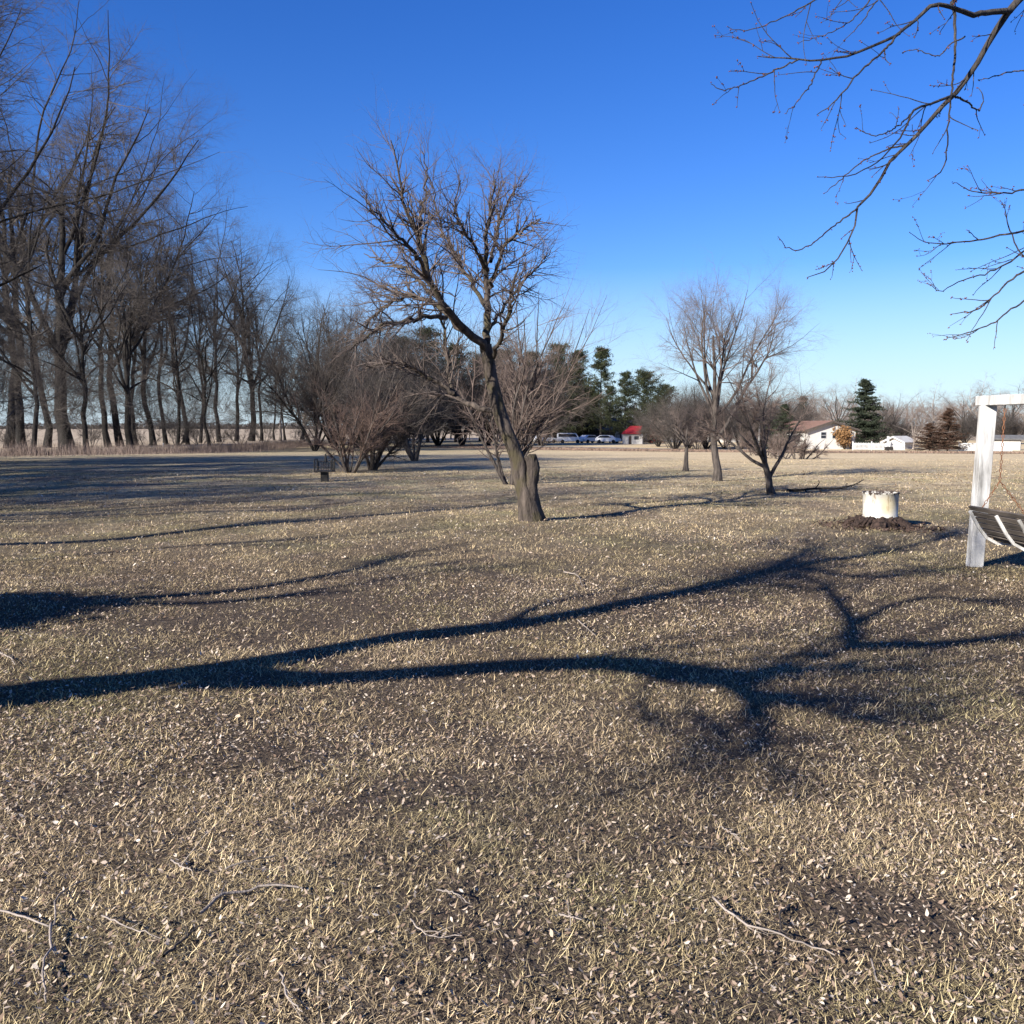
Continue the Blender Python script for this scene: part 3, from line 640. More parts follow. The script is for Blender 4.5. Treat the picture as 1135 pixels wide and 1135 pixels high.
big = [([mt+[0, 0, -.1], mt+[0, 0, 1.6], ct], [.34, .26, .2]), ([ct+[0, 0, -.4], (5.6, 5.0, 5.2), AT(1190, -60, DB+.5)], [.15, .09, .042]),
       ([mt+[0, 0, 3.2], (5.2, 4.8, 3.4), AT(1190, 245, DB)], [.11, .05, .012]), ([(5.2, 4.8, 3.4), AT(1240, 215, DB), AT(1190, 185, DB-.2)], [.03, .018, .012]),
       ([(5.2, 4.8, 3.4), AT(1240, 290, DB), AT(1190, 310, DB+.1)], [.03, .018, .011]), ([(5.6, 5.0, 5.2), (4, 4.8, 4.9), AT(1075, -25, DB)], [.06, .03, .014]),
       ([(4, 4.8, 4.9), AT(1040, -60, DB+.2), AT(1000, -20, DB+.2)], [.025, .015, .010]), ([(5.6, 5, 5.2), AT(1250, 40, DB), AT(1190, 70, DB+.1)], [.05, .02, .009]),
       ([ct+[0, 0, -.3], ct+[.6, .6, 2], ct+[1.2, 1.5, 4]], [.18, .12, .03]), ([(5.2, 4.8, 3.4), AT(1230, 265, DB), AT(1190, 275, DB-.4)], [.02, .016, .010])]
Bp, Br = zip(*[resample(p, r, 12) for p, r in big]); Bp = np.stack(Bp); Br = np.stack(Br)
mtree = empty('maple_tree', mt, 'nearest tree, reaching thin budding branches into the upper right of the sky', 'tree')
V, Q = pack([(Bp, Br, 12)]); mesh_np('trunk', V-mt, Q, mat=M['bark_maple'], parent=mtree)
V, Q = pack([(P1, R1, 8), (L2, R2, 5), (L3, R3, 4)]); cr = mesh_np('branch', V-mt, Q, mat=M['bark_maple'], parent=mtree)
# buds at nodes
bp = []
for Pk, t0 in ((P1, 6), (L2, 1), (L3, 1)):
    n_ = Pk.shape[0]; S_ = Pk.shape[1]
    for q in range(n_):
        for s in range(t0, S_):
            if rng.uniform() < (.30 if Pk is P1 else .32) or s == S_-1: bp.append((Pk[q, s], norm(Pk[q, s]-Pk[q, s-1])))
bV, bT = [], []
octv = np.array([[1, 0, 0], [0, 1, 0], [-1, 0, 0], [0, -1, 0]])
for p, d in bp:
    for _ in range(rng.integers(1, 3)):
        s = rng.uniform(.0024, .0048); c = p+rng.normal(0, .0035, 3); a = norm(d+rng.normal(0, .6, 3)); b1 = norm(np.cross(a, rng.normal(0, 1, 3))); b2 = np.cross(a, b1); n_ = len(bV)
        bV += [c-a*s*1.2]+[c+(b1*v[0]+b2*v[1])*s*.8 for v in octv]+[c+a*s*1.6]
        for k in range(4): bT += [(n_, n_+1+(k+1) % 4, n_+1+k), (n_+5, n_+1+k, n_+1+(k+1) % 4)]
mesh_np('bud', np.array(bV)-mt, tris=np.array(bT), mat=M['bud'], parent=cr)['kind'] = 'stuff'

# ------------------------------------------------------------------ near tree whose shadow lies across the foreground (just outside the left edge)
B = np.array([-7.06, 1.85])
def shadow_pt(px, py):
    p = G(px, py); al = float(np.dot(p[:2]-B, SD)); h = al*math.tan(SUN_EL)
    return np.array([p[0]-SD[0]*al, p[1]-SD[1]*al, h])
def shadow_at(px, py, h):
    p = G(px, py); a = h/math.tan(SUN_EL); return np.array([p[0]-SD[0]*a, p[1]-SD[1]*a, h])
def sh_limb(L): return [shadow_pt(a, b_) for a, b_, _ in L], [r for *_, r in L]
base3 = np.array([B[0], B[1], -.1])
shl = [sh_limb([(0, 772, .24), (120, 760, .23), (250, 742, .22), (330, 728, .19), (410, 711, .16), (520, 699, .15), (620, 685, .15), (700, 668, .14), (780, 651, .12), (860, 632, .11), (930, 620, .08), (1000, 607, .06), (1045, 596, .04), (1075, 575, .015)]),
       sh_limb([(240, 752, .17), (330, 755, .13), (450, 748, .12), (560, 741, .12), (680, 738, .11), (760, 748, .12), (830, 752, .12), (890, 735, .11), (950, 716, .10), (1030, 716, .08), (1090, 710, .07), (1150, 702, .05), (1220, 690, .02)]),
       sh_limb([(945, 716, .07), (945, 695, .06), (925, 665, .05), (905, 645, .04), (870, 636, .03)]),
       sh_limb([(850, 632, .07), (880, 620, .07), (900, 607, .05), (885, 598, .02)]),
       sh_limb([(940, 700, .06), (980, 675, .05), (1030, 662, .045), (1080, 665, .03), (1130, 668, .015)]),
       sh_limb([(815, 752, .06), (835, 780, .05), (850, 805, .03), (835, 840, .02)]),
       sh_limb([(700, 740, .05), (800, 760, .045), (880, 778, .03), (950, 800, .02), (1040, 800, .02)]),
       sh_limb([(890, 628, .05), (960, 640, .04), (1020, 635, .035), (1080, 628, .03), (1140, 618, .02)]),
       sh_limb([(560, 693, .05), (600, 672, .05), (650, 660, .035), (700, 652, .02)])]
Pn, Rn = [], []
P, R = resample([base3, base3+[0, 0, .9]]+[shadow_pt(0, 772)], [.42, .30, .245], 24); Pn.append(P); Rn.append(R)
for p, r in shl:
    P, R = resample(p, r, 24); Pn.append(P); Rn.append(R)
Pn = np.stack(Pn); Rn = np.stack(Rn); rng = np.random.default_rng(123)
L1, R1 = grow(rng, Pn[1:], Rn[1:], 120, t=(.25, 1), ang=(.75, .2), ln=(1.5, .25), S=10, trop=.06, wob=.1, rmax=.5, r0=.022)
L2, R2 = grow(rng, L1, R1, 1000, t=(.2, 1), ang=(.7, .25), ln=(.9, .3), S=7, trop=.03, wob=.12, rmax=.7, r0=.013)
L3, R3 = grow(rng, L2, R2, 5000, t=(.1, 1), ang=(.7, .25), ln=(.35, .3), S=5, trop=.0, wob=.12, rmax=.7, r0=.006)
b3 = np.array([B[0], B[1], 0.])
nt_ = empty('shade_tree', b3, 'large near tree outside the left edge, casting the long forked shadow over the foreground', 'tree')
V, Q = pack([(Pn, Rn, 12)]); mesh_np('trunk', V-b3, Q, mat=M['bark_row'], parent=nt_)
V, Q = pack([(L1, R1, 6), (L2, R2, 4), (L3, R3, 3)]); mesh_np('crown', V-b3, Q, mat=M['twig_row'], parent=nt_)

# second off-edge tree: limb shadow from the left edge to (440,620)
B = np.array([-15.2, -1.0])
s2 = [sh_limb([(-60, 690, .26), (40, 678, .22), (100, 669, .14), (180, 661, .11), (260, 655, .10), (340, 642, .09), (400, 630, .07), (445, 617, .05), (520, 600, .02)]),
      sh_limb([(-150, 640, .16), (0, 624, .03), (120, 612, .05), (200, 606, .05), (290, 600, .06), (350, 596, .05), (440, 590, .03), (520, 583, .015)]),
      sh_limb([(-200, 612, .2), (-50, 605, .13), (80, 601, .12), (180, 592, .12), (300, 580, .12), (400, 572, .12), (480, 566, .11), (560, 558, .09), (640, 553, .05)]),
      sh_limb([(100, 669, .08), (240, 668, .07), (330, 660, .06), (400, 655, .03)])]
Pn, Rn = [], []
b3 = np.array([B[0], B[1], 0.])
top3 = [shadow_pt(-60, 690), shadow_pt(-150, 640), shadow_pt(-200, 612)]
P, R = resample([b3+[0, 0, -.1], b3+(top3[0]-b3)*.45+[-.1, 0, 0], top3[0]], [.5, .36, .26], 24); Pn.append(P); Rn.append(R)
for q, rr_ in ((1, .16), (2, .2)):
    P, R = resample([b3+(top3[0]-b3)*.7, (b3+(top3[0]-b3)*.7+top3[q])/2, top3[q]], [.25, .2, rr_], 24); Pn.append(P); Rn.append(R)
for p, r in s2:
    P, R = resample(p, r, 24); Pn.append(P); Rn.append(R)
Pn = np.stack(Pn); Rn = np.stack(Rn)
L1, R1 = grow(rng, Pn[3:], Rn[3:], 26, t=(.3, 1), ang=(.7, .25), ln=(1.8, .35), S=10, trop=.06, wob=.1, rmax=.5, r0=.04)
L2, R2 = grow(rng, L1, R1, 260, t=(.2, 1), ang=(.7, .25), ln=(.9, .3), S=7, trop=.03, wob=.12, rmax=.6, r0=.014)
L3, R3 = grow(rng, L2, R2, 1500, t=(.1, 1), ang=(.7, .25), ln=(.4, .3), S=5, trop=.0, wob=.12, rmax=.7, r0=.006)
nt_ = empty('shade_tree', b3, 'second near tree outside the left edge, casting the thin upper shadows on the lawn', 'tree')
V, Q = pack([(Pn, Rn, 12)]); mesh_np('trunk', V-b3, Q, mat=M['bark_row'], parent=nt_)
V, Q = pack([(L1, R1, 6), (L2, R2, 4), (L3, R3, 3)]); mesh_np('crown', V-b3, Q, mat=M['twig_row'], parent=nt_)

# ------------------------------------------------------------------ conifers
def tufts(rng, C, n, rad, size, flat=.6, up=.3, asp=.35):
    """n little needle blades around each centre"""
    N = len(C); c = np.repeat(C, n, 0)+rng.normal(0, 1, (N*n, 3))*np.repeat(rad, n)[:, None]*np.array([1, 1, flat])*.55
    d = norm(rng.normal(0, 1, (N*n, 3))+np.array([0, 0, up])); s = size*rng.uniform(.6, 1.4, N*n)[:, None]
    w = norm(np.cross(d, rng.normal(0, 1, (N*n, 3))))*s*asp
    V = np.stack([c-d*s*.5, c+w*.5, c+d*s*.5, c-w*.5], 1).reshape(-1, 3)
    return V, np.arange(N*n)[:, None]*4+np.array([[0, 1, 2, 3]])
rng = np.random.default_rng(44); n = 1500; dd = norm(rng.normal(0, 1, (n, 3))); rr2 = rng.uniform(.25, 1, n)**.5
tip = shadow_at(128, 668, 3.0)  # unseen shrub, added and shaped only to throw the broad shadow at left
C = np.stack([tip[0]+dd[:, 0]*1.25*rr2-.25, tip[1]+dd[:, 1]*1.25*rr2, 1.45+dd[:, 2]*1.5*rr2], -1); c3 = np.array([tip[0]-.25, tip[1], 0.])
t = empty('shadow_shrub', c3, 'unseen rounded shrub added outside the left edge to cast the broad dark shadow at the left', 'shrub')
V, Q = tufts(rng, C, 26, np.full(n, .22), .12, 1, .3, .4); mesh_np('crown', V-c3, Q, mat=M['needle_spruce'], parent=t, smooth_=False)
P, R = resample([c3+[0, 0, -.1], c3+[0, 0, 1.2], c3+[.1, 0, 2.4]], [.12, .09, .03], 8); V, Q = pack([(P[None], R[None], 9)]); mesh_np('trunk', V-c3, Q, mat=M['bark_row'], parent=t)
def conifer(seed, H, w, kind):
    rng = np.random.default_rng(seed)
    P0, R0 = straight(rng, H, H*.014, S=14, wob=.012, flare=1.3, top=1, rt=.08)
    if kind == 'pine': nb, low = 150, .06
    elif kind == 'slim': nb, low = 95, .10
    else: nb, low = 190, .06
    t = rng.uniform(low, .98, nb) if kind in ('pine', 'slim') else low+(1-low)*rng.uniform(0, 1, nb)**1.25*.98
    az = rng.uniform(0, 2*PI, nb); z = t*H
    q = (t-low)/(1-low)
    if kind == 'pine': prof = np.sqrt(np.clip(1-q**1.6, .02, 1))*(.55+.45*np.minimum(q*4, 1))
    elif kind == 'slim': prof = (1-q)**.7*.9+.12
    elif kind == 'cedar': prof = np.clip(1-q, 0, 1)**.75
    else: prof = np.clip(1-q, 0, 1)**.85+.03
    L = w*prof*rng.uniform(.55, 1.2, nb)*(1.45 if kind in ('pine', 'slim') else 1)
    S = 7; P = np.empty((nb, S, 3)); x0 = np.interp(z, P0[0, :, 2], P0[0, :, 0]); y0 = np.interp(z, P0[0, :, 2], P0[0, :, 1])
    P[:, 0] = np.stack([x0, y0, z], -1); el = .35 if kind in ('pine', 'slim') else -.05
    d = np.stack([np.cos(az)*math.cos(el), np.sin(az)*math.cos(el), np.full(nb, math.sin(el))], -1)
    for s in range(1, S):
        d = norm(d+np.array([0, 0, .03])+rng.normal(0, .08, (nb, 3))); P[:, s] = P[:, s-1]+d*(L/(S-1))[:, None]
    R = np.minimum(.05, L*.02)[:, None]*np.linspace(1, .2, S)[None]
    if kind in ('pine', 'slim'):
        C = P[:, 2:].reshape(-1, 3); k = rng.uniform(0, 1, len(C)) < .82; C = C[k]+rng.normal(0, .15*H/14, (k.sum(), 3))
        rad = rng.uniform(.30, .75, len(C))*H/14
        V, Q = tufts(rng, C, 34, rad, .30*H/14, .55, .6, .28)
    else:
        C = P[:, 1:].reshape(-1, 3); rad = np.full(len(C), .42*H/10)*rng.uniform(.5, 1.1, len(C))
        V, Q = tufts(rng, C, 22, rad, .26*H/10, .45, .1, .35)
    tV, tQ = pack([(P0, R0, 9), (P, R, 4)])
    return (tV, tQ), (V, Q)
def add_conifer(name, px, py, top, wpx, kind, mat, seed, label, D=None, group=None, cat='tree'):
    g = G(px, py) if D is None else np.array([*(AT(px, py, D)[:2]), 0.])
    if D is not None: g[2] = float(gz(g[0], g[1]))
    u = g[1]/F_PX; H = (EYE-g[2]) + (HOR-top)*u
    (tV, tQ), (V, Q) = conifer(seed, H, wpx*u, kind)
    t = empty(name, g, label, cat, group); mesh_np('trunk', tV, tQ, mat=M['bark_row'], parent=t); mesh_np('crown', V, Q, mat=M[mat], parent=t, smooth_=False); return t
GP = 'pines behind the far edge of the lawn'
pines = [(446, 490, 376, 20, 'pine', 'pine with dark crown behind the twin trunk tree, left end of the pines'), (474, 490, 366, 22, 'pine', 'tall dark pine seen behind the left limbs of the central tree'),
         (505, 490, 384, 20, 'pine', 'dark pine seen just left of the central trunk fork'), (556, 490, 388, 20, 'pine', 'dark pine seen through the fan shaped shrub'),
         (590, 489, 392, 18, 'pine', 'dark pine at the right flank of the fan shaped shrub'), (617, 489, 383, 19, 'pine', 'broad dark pine left of the tapering pine'),
         (641, 489, 391, 15, 'pine', 'dark pine with pointed open crown left of the slimmest pine'), (666, 490, 387, 15, 'slim', 'slimmest pine with open layered crown against the sky'),
         (693, 490, 414, 13, 'slim', 'short thin pine right of the slimmest pine'), (714, 490, 413, 20, 'pine', 'broad green pine above the red roofed stand'),
         (735, 490, 428, 16, 'pine', 'low pine at the right end of the pines'), (676, 491, 430, 14, 'slim', 'low dark pine between the slimmest pine and the broad green pine'), (728, 491, 440, 15, 'pine', 'lowest dark pine right of the red roofed stand'), (628, 490, 408, 22, 'pine', 'bushy dark pine between the broad dark pine and the pointed open pine'), (532, 489, 395, 18, 'pine', 'dark pine directly behind the central trunk'), (651, 489, 430, 18, 'pine', 'low bushy pine filling in left of the slimmest pine'), (600, 490, 430, 18, 'pine', 'low bushy pine above the parked white cars')]
for k, (px, py, top, w, kind, lab) in enumerate(pines): add_conifer('pine_tree', px, py, top, w, kind, 'needle_pine', 200+k, lab, group=GP) if False else add_conifer('pine_tree', px, py, top, w*1.15, kind, 'needle_pine', 200+k, lab, group=GP)
add_conifer('spruce_tree', 958, 496, 420, 34, 'spruce', 'needle_spruce', 301, 'large dark green conical spruce beside the white house with brown roof')
add_conifer('juniper_tree', 1050, 500, 452, 24, 'cedar', 'needle_cedar', 302, 'pointed rust coloured juniper beside the pale trunked bare tree')
add_conifer('juniper_shrub', 1030, 500, 468, 22, 'cedar', 'needle_cedar', 303, 'low rust coloured juniper joined to the left of the pointed one', cat='shrub')
add_conifer('dark_evergreen', 868, 502, 448, 24, 'spruce', 'needle_spruce', 304, 'dark evergreen behind the brush left of the white house')
add_conifer('dark_evergreen', 838, 496, 452, 20, 'spruce', 'needle_spruce', 305, 'dark evergreen behind the white light pole')
add_conifer('red_shrub', 723, 492, 468, 13, 'cedar', 'leaf_red', 306, 'dark red shrub standing right of the red roofed stand', cat='shrub')
add_conifer('far_pine', 889, 485, 440, 7, 'pine', 'needle_spruce', 307, 'small far pine rising behind the brown roof', D=170)

# ------------------------------------------------------------------ far bare trees, right and centre
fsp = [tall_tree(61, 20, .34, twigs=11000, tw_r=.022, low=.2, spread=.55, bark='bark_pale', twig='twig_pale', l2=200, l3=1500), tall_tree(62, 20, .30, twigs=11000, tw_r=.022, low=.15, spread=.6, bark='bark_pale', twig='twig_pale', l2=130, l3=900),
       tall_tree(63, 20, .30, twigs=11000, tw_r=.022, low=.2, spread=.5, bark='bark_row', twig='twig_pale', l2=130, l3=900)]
fp = {}
far = [(742, 215, 431, 'far bare tree just right of the pines'), (768, 190, 416, 'bare brown tree behind the smallest lawn tree'), (790, 200, 423, 'bare brown tree hidden behind the tall round crowned tree'),
       (815, 190, 421, 'bare brown tree left of the white light pole'), (852, 210, 423, 'bare tree above the dark evergreen at the light pole'), (878, 215, 416, 'pale far tree above the dark evergreen by the house'),
       (898, 230, 419, 'pale far tree behind the left end of the brown roof'), (915, 220, 415, 'pale far tree above the peak of the brown roof'), (930, 200, 410, 'tall pale far tree close left of the spruce'),
       (945, 225, 412, 'pale far tree behind the left flank of the spruce'), (975, 215, 421, 'pale far tree behind the right flank of the spruce'), (993, 230, 423, 'pale far tree left of the big pale trunked tree'),
       (1034, 215, 419, 'pale far tree right of the big pale trunked tree'), (1053, 225, 425, 'pale far tree behind the pointed juniper'), (1070, 205, 415, 'pale far tree left of the swing post'),
       (1088, 195, 409, 'tall far tree directly behind the swing post'), (1104, 210, 407, 'tall far tree above the left end of the swing beam'), (1122, 200, 411, 'tall far tree above the white shed'), (1140, 215, 407, 'far tree at the right edge above the swing beam'),
       (1165, 205, 416, 'far tree just outside the right edge'), (700, 240, 436, 'far bare tree seen behind the short thin pine'), (675, 260, 441, 'far bare tree seen between the slimmest and the short pine'),
       (335, 200, 386, 'small far tree right of the broken snag'), (365, 190, 391, 'far tree filling in behind the dark leaning trunk')]
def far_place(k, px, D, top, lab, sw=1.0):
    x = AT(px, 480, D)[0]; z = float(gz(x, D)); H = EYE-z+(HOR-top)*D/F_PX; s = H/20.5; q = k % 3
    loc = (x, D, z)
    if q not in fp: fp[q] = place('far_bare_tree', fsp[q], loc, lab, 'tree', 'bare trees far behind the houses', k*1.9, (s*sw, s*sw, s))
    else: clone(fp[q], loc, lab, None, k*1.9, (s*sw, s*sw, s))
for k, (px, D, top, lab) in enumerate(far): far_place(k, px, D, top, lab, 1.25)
g = G(1012, 499); H = EYE-g[2]+(HOR-424)*g[1]/F_PX
t = clone(fp[1], g, 'big bare tree with thick pale trunk between the spruce and the juniper', None, 2.2, (H/20.5*1.35, H/20.5*1.35, H/20.5)); t.name = 'pale_trunk_tree'; del t['group']
# rust leaved small tree by the house
g = G(936, 498); u = g[1]/F_PX; rng = np.random.default_rng(5)
(V0, Q0), (V1, Q1), _, _ = fan_shrub(71, 27*u, 4, .5, r=.07, twigs=300, l2=40, l3=150)
t = empty('rust_leaved_tree', g, 'small tree with rust brown leaves in front of the white gable', 'tree')
mesh_np('trunk', V0, Q0, mat=M['bark_row'], parent=t); C = V1[rng.integers(0, len(V1), 260)]
V, Q = tufts(rng, C, 8, np.full(len(C), .5), .3, .8, 0, .5); mesh_np('crown', V, Q, mat=M['leaf_rust'], parent=t, smooth_=False)
for px, py, top, lab, tw, mat in ((15, 497, 462, 'low bare bush at the far left edge among the trunks', 4500, 'twig_row'), (100, 496, 455, 'low bare bush between the thickest trunk and the straight dark trunk', 4500, 'twig_row'),
                              (160, 495, 450, 'low bare bush behind the leaning black trunk', 4500, 'twig_row'), (196, 494, 455, 'low bare bush right of the small white marker post', 4500, 'twig_row'),
                              (222, 493, 450, 'low bare bush right of the dark square stump', 4500, 'twig_row'), (293, 491, 455, 'low bare bush left of the broken snag', 4500, 'twig_row'),
                              (330, 492, 462, 'low bare bush right of the broken snag', 4500, 'twig_row'), (600, 495, 462, 'low bare bush in front of the leftmost parked white car', 1500, 'twig_plum'),
                              (948, 498, 486, 'low rounded bare shrub at the foot of the spruce', 900, 'twig_red'), (862, 508, 470, 'tangled bare brush clump right of the leaning lawn tree', 5500, 'twig_plum'),
                              (884, 509, 474, 'tangled bare brush clump nearest the left side of the white house', 5500, 'twig_plum'), (845, 505, 468, 'bare brush clump directly behind the leaning lawn tree', 4000, 'twig_plum'),
                              (772, 499, 452, 'low bare thicket bush left of the tall round crowned tree', 4000, 'twig_plum'), (815, 500, 458, 'low bare thicket bush right of the tall round crowned tree', 4000, 'twig_plum'),
                              (745, 497, 448, 'low bare thicket bush beside the dark red shrub', 4000, 'twig_plum'), (266, 494, 455, 'tan bare bush at the foot of the left tree row', 4000, 'twig_plum'), (240, 494, 462, 'low tan bush under the forked tree in the left row', 1800, 'twig_pale')):
    shrub('bare_bush', px, py, top, fan_shrub, lab, seed=px, stems=12, spread=.6, r=.05, twigs=tw, l2=60, l3=400, tw_r=.014, twig=mat, base_r=.8)

# distant woods: masses of far crowns nobody could count
def woods(name, seed, spots, label, mat, spec):
    rg = np.random.default_rng(seed); (Vc, Qc) = spec[1]; (Vt, Qt) = spec[0]; Vs, Qs, m_ = [], [], 0
    for (x, y, h) in spots:
        for V_, Q_ in ((Vc, Qc), (Vt, Qt)):
            a = rg.uniform(0, 6.28); k = h/20.5; ca, sa = math.cos(a), math.sin(a)
            W_ = np.stack([(V_[:, 0]*ca-V_[:, 1]*sa)*k*1.3+x, (V_[:, 0]*sa+V_[:, 1]*ca)*k*1.3+y, V_[:, 2]*k+float(gz(x, y))], -1)
            Vs.append(W_); Qs.append(Q_+m_); m_ += len(W_)
    tag(mesh_np(name, np.concatenate(Vs), np.concatenate(Qs), mat=M[mat], smooth_=False), label, 'woods', kind='stuff')
wsp = tall_tree(91, 20, .3, twigs=2600, tw_r=.05, low=.12, spread=.7, l1=14, l2=110, l3=500)
rg = np.random.default_rng(17)
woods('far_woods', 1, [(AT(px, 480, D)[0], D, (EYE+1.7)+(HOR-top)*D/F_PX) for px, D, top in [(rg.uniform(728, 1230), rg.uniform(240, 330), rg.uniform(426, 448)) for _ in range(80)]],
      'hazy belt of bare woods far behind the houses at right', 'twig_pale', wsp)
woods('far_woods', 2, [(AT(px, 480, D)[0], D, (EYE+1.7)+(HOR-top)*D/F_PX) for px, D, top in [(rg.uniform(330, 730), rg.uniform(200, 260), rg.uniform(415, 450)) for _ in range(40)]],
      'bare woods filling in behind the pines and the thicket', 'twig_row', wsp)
rng = np.random.default_rng(8)
n = 30000; x = rng.uniform(-1100, 1100, n); y = 1000+rng.normal(0, 30, n)
h = 8*(.5+.35*np.sin(x*.013)+.2*np.sin(x*.05+1)+.15*np.sin(x*.21)).clip(.2, 1.3); z = rng.uniform(0, 1, n)*h-1.7
V, Q = tufts(rng, np.stack([x, y, z], -1), 2, np.full(n, 1.5), 2.6, .5, .2, .4)
tag(mesh_np('far_treeline', V, Q, mat=M['twig_row'], smooth_=False), 'thin dark wood far off on the flat horizon at left', 'woods', kind='stuff')
# dry weeds and brush under the left row and along the ditch
def weeds(rng, x, y, h, w):
    n = len(x); z = gz(x, y); az = rng.uniform(0, 2*PI, n); a = np.abs(rng.normal(0, .35, n)); h = h*rng.uniform(.4, 1.2, n)
    p = np.stack([x, y, z-.02], -1); t_ = p+np.stack([np.cos(az)*np.sin(a), np.sin(az)*np.sin(a), np.cos(a)], -1)*h[:, None]
    wv = np.stack([np.cos(az+1.57), np.sin(az+1.57), np.zeros(n)], -1)*w
    V = np.stack([p-wv, p+wv, t_+wv*.4, t_-wv*.4], 1).reshape(-1, 3)
    return V, np.arange(n)[:, None]*4+np.array([[0, 1, 2, 3]])
n = 60000; s = rng.uniform(0, 1, n); y = 50+120*s; x = -39+rng.normal(0, 3.2, n)-2*rng.uniform(0, 1, n)+.02*y
V, Q = weeds(rng, x, y, 1.1*np.clip(.25+.5*np.sin(y*.7+x)+.4*np.sin(y*2.3), .1, 1.2), .012)
tag(mesh_np('dry_weeds', V, Q, mat=M['twig_plum'], smooth_=False), 'dry weeds and stalks growing under the left tree row', 'weeds', kind='stuff')
# ditch bank band along the road
A_, B_ = np.array([60., 82.]), np.array([-8., 140.]); A2 = A_+(A_-B_)*1.2; B2 = B_+(B_-A_)*.1
n = 34000; s = rng.uniform(0, 1, n)[:, None]; nn = np.array([B_[1]-A_[1], -(B_[0]-A_[0])]); nn = nn/np.linalg.norm(nn); nn = nn if nn[1] > 0 else -nn
pp = A2+(B2-A2)*s+nn*rng.uniform(0, 11, (n, 1))
M['ditch'] = m_noise('brown ditch grass', (.12, .08, .06), (.26, .185, .135), .4)
V, Q = weeds(rng, pp[:, 0], pp[:, 1], np.full(n, .22), .05)
tag(mesh_np('ditch_grass', V, Q, mat=M['ditch'], smooth_=False), 'long brown grass in the ditch along the road', 'grass', kind='stuff')
def strip(name, o0, o1, dz, mat, kind='structure'):
    S = 60; t = np.linspace(0, 1, S)[:, None]; c = A2+(B2-A2)*t; L_ = c+nn*o0; R_ = c+nn*o1
    V = np.concatenate([np.c_[L_, gz(L_[:, 0], L_[:, 1])+dz], np.c_[R_, gz(R_[:, 0], R_[:, 1])+dz]]); i = np.arange(S-1)
    return tag(mesh_np(name, V, quads=np.stack([i, i+1, i+1+S, i+S], -1), mat=mat), kind=kind)
strip('verge', 0, 11, .02, M['ditch']); strip('road', 12, 18, .06, M['asphalt'])

# ------------------------------------------------------------------ buildings
def house(name, loc, rz, w, l, eave, rise, label, wall, roof, wins=(), overhang=.45, trim='dark_trim', side_wins=()):
    """gable faces local -y"""
    t = empty(name, loc, label, 'house' if w > 4 else 'shed', None, rz)
    mb = MB(); mb.prism([(-w/2, -.4), (w/2, -.4), (w/2, eave), (0, eave+rise), (-w/2, eave)], 0, l); wl = mb.build('wall', M[wall], t)
    mb = MB(); o = overhang; k = rise/(w/2); th = .16
    for sg in (-1, 1):
        mb.add([(0, -o, eave+rise+.02), (sg*(w/2+o), -o, eave-k*o+.02), (sg*(w/2+o), l+o, eave-k*o+.02), (0, l+o, eave+rise+.02),
                (0, -o, eave+rise+th), (sg*(w/2+o), -o, eave-k*o+th), (sg*(w/2+o), l+o, eave-k*o+th), (0, l+o, eave+rise+th)],
               [(0, 1, 2, 3), (7, 6, 5, 4), (0, 4, 5, 1), (1, 5, 6, 2), (2, 6, 7, 3)])
    rf = mb.build('roof', M[roof], t)
    mb = MB()
    for sg in (-1, 1): mb.beam((0, -o-.03, eave+rise+.03), (sg*(w/2+o), -o-.03, eave-k*o+.03), .05, .24, (0, -1, 0) if False else (0, 0, 1))
    mb.build('bargeboard', M[trim], rf)
    for (x, z, ww, hh) in wins:
        mb = MB(); mb.box(x-ww/2-.07, x+ww/2+.07, -.04, .02, z-hh/2-.07, z+hh/2+.07); f = mb.build('window', M['white_vinyl'], t)
        mb = MB(); mb.box(x-ww/2, x+ww/2, -.055, -.035, z+.03, z+hh/2); mb.box(x-ww/2, x+ww/2, -.055, -.035, z-hh/2, z-.03); mb.build('pane', M['glass'], f)
    for (y, z, ww, hh) in side_wins:
        mb = MB(); mb.box(-w/2-.04, -w/2+.02, y-ww/2, y+ww/2, z-hh/2, z+hh/2); mb.build('window', M['glass'], t)
    return t
g = G(921, 498); u = g[1]/F_PX
house('white_house', g, math.radians(5), 7.2*u/.13, 15, 21.5*u, 9*u, 'white house with tan brown roof and two double hung windows in its gable', 'white_wall', 'brown_roof',
      [(-9*u, 15.5*u, 5.5*u, 6.5*u), (4*u, 15.5*u, 5.5*u, 6.5*u)], overhang=.6, side_wins=[(3, 1.5, 1.2, 1), (8, 1.5, 1.6, 1)])
g = G(991, 497.5); u = g[1]/F_PX
house('white_garage', g, math.radians(-52), 22*u, 22*u, 8*u, 5*u, 'small white garage right of the spruce, behind the picket fence', 'white_wall', 'white_wall', [], trim='white_vinyl')
g = G(1131, 499); u = g[1]/F_PX
house('white_shed', g, math.radians(60), 13*u, 30*u, 13*u, 2.5*u, 'white shed with flat dark roof at the right edge', 'white_wall', 'grey_roof', [(-2*u, 7*u, 2.5*u, 8*u)], overhang=.5)
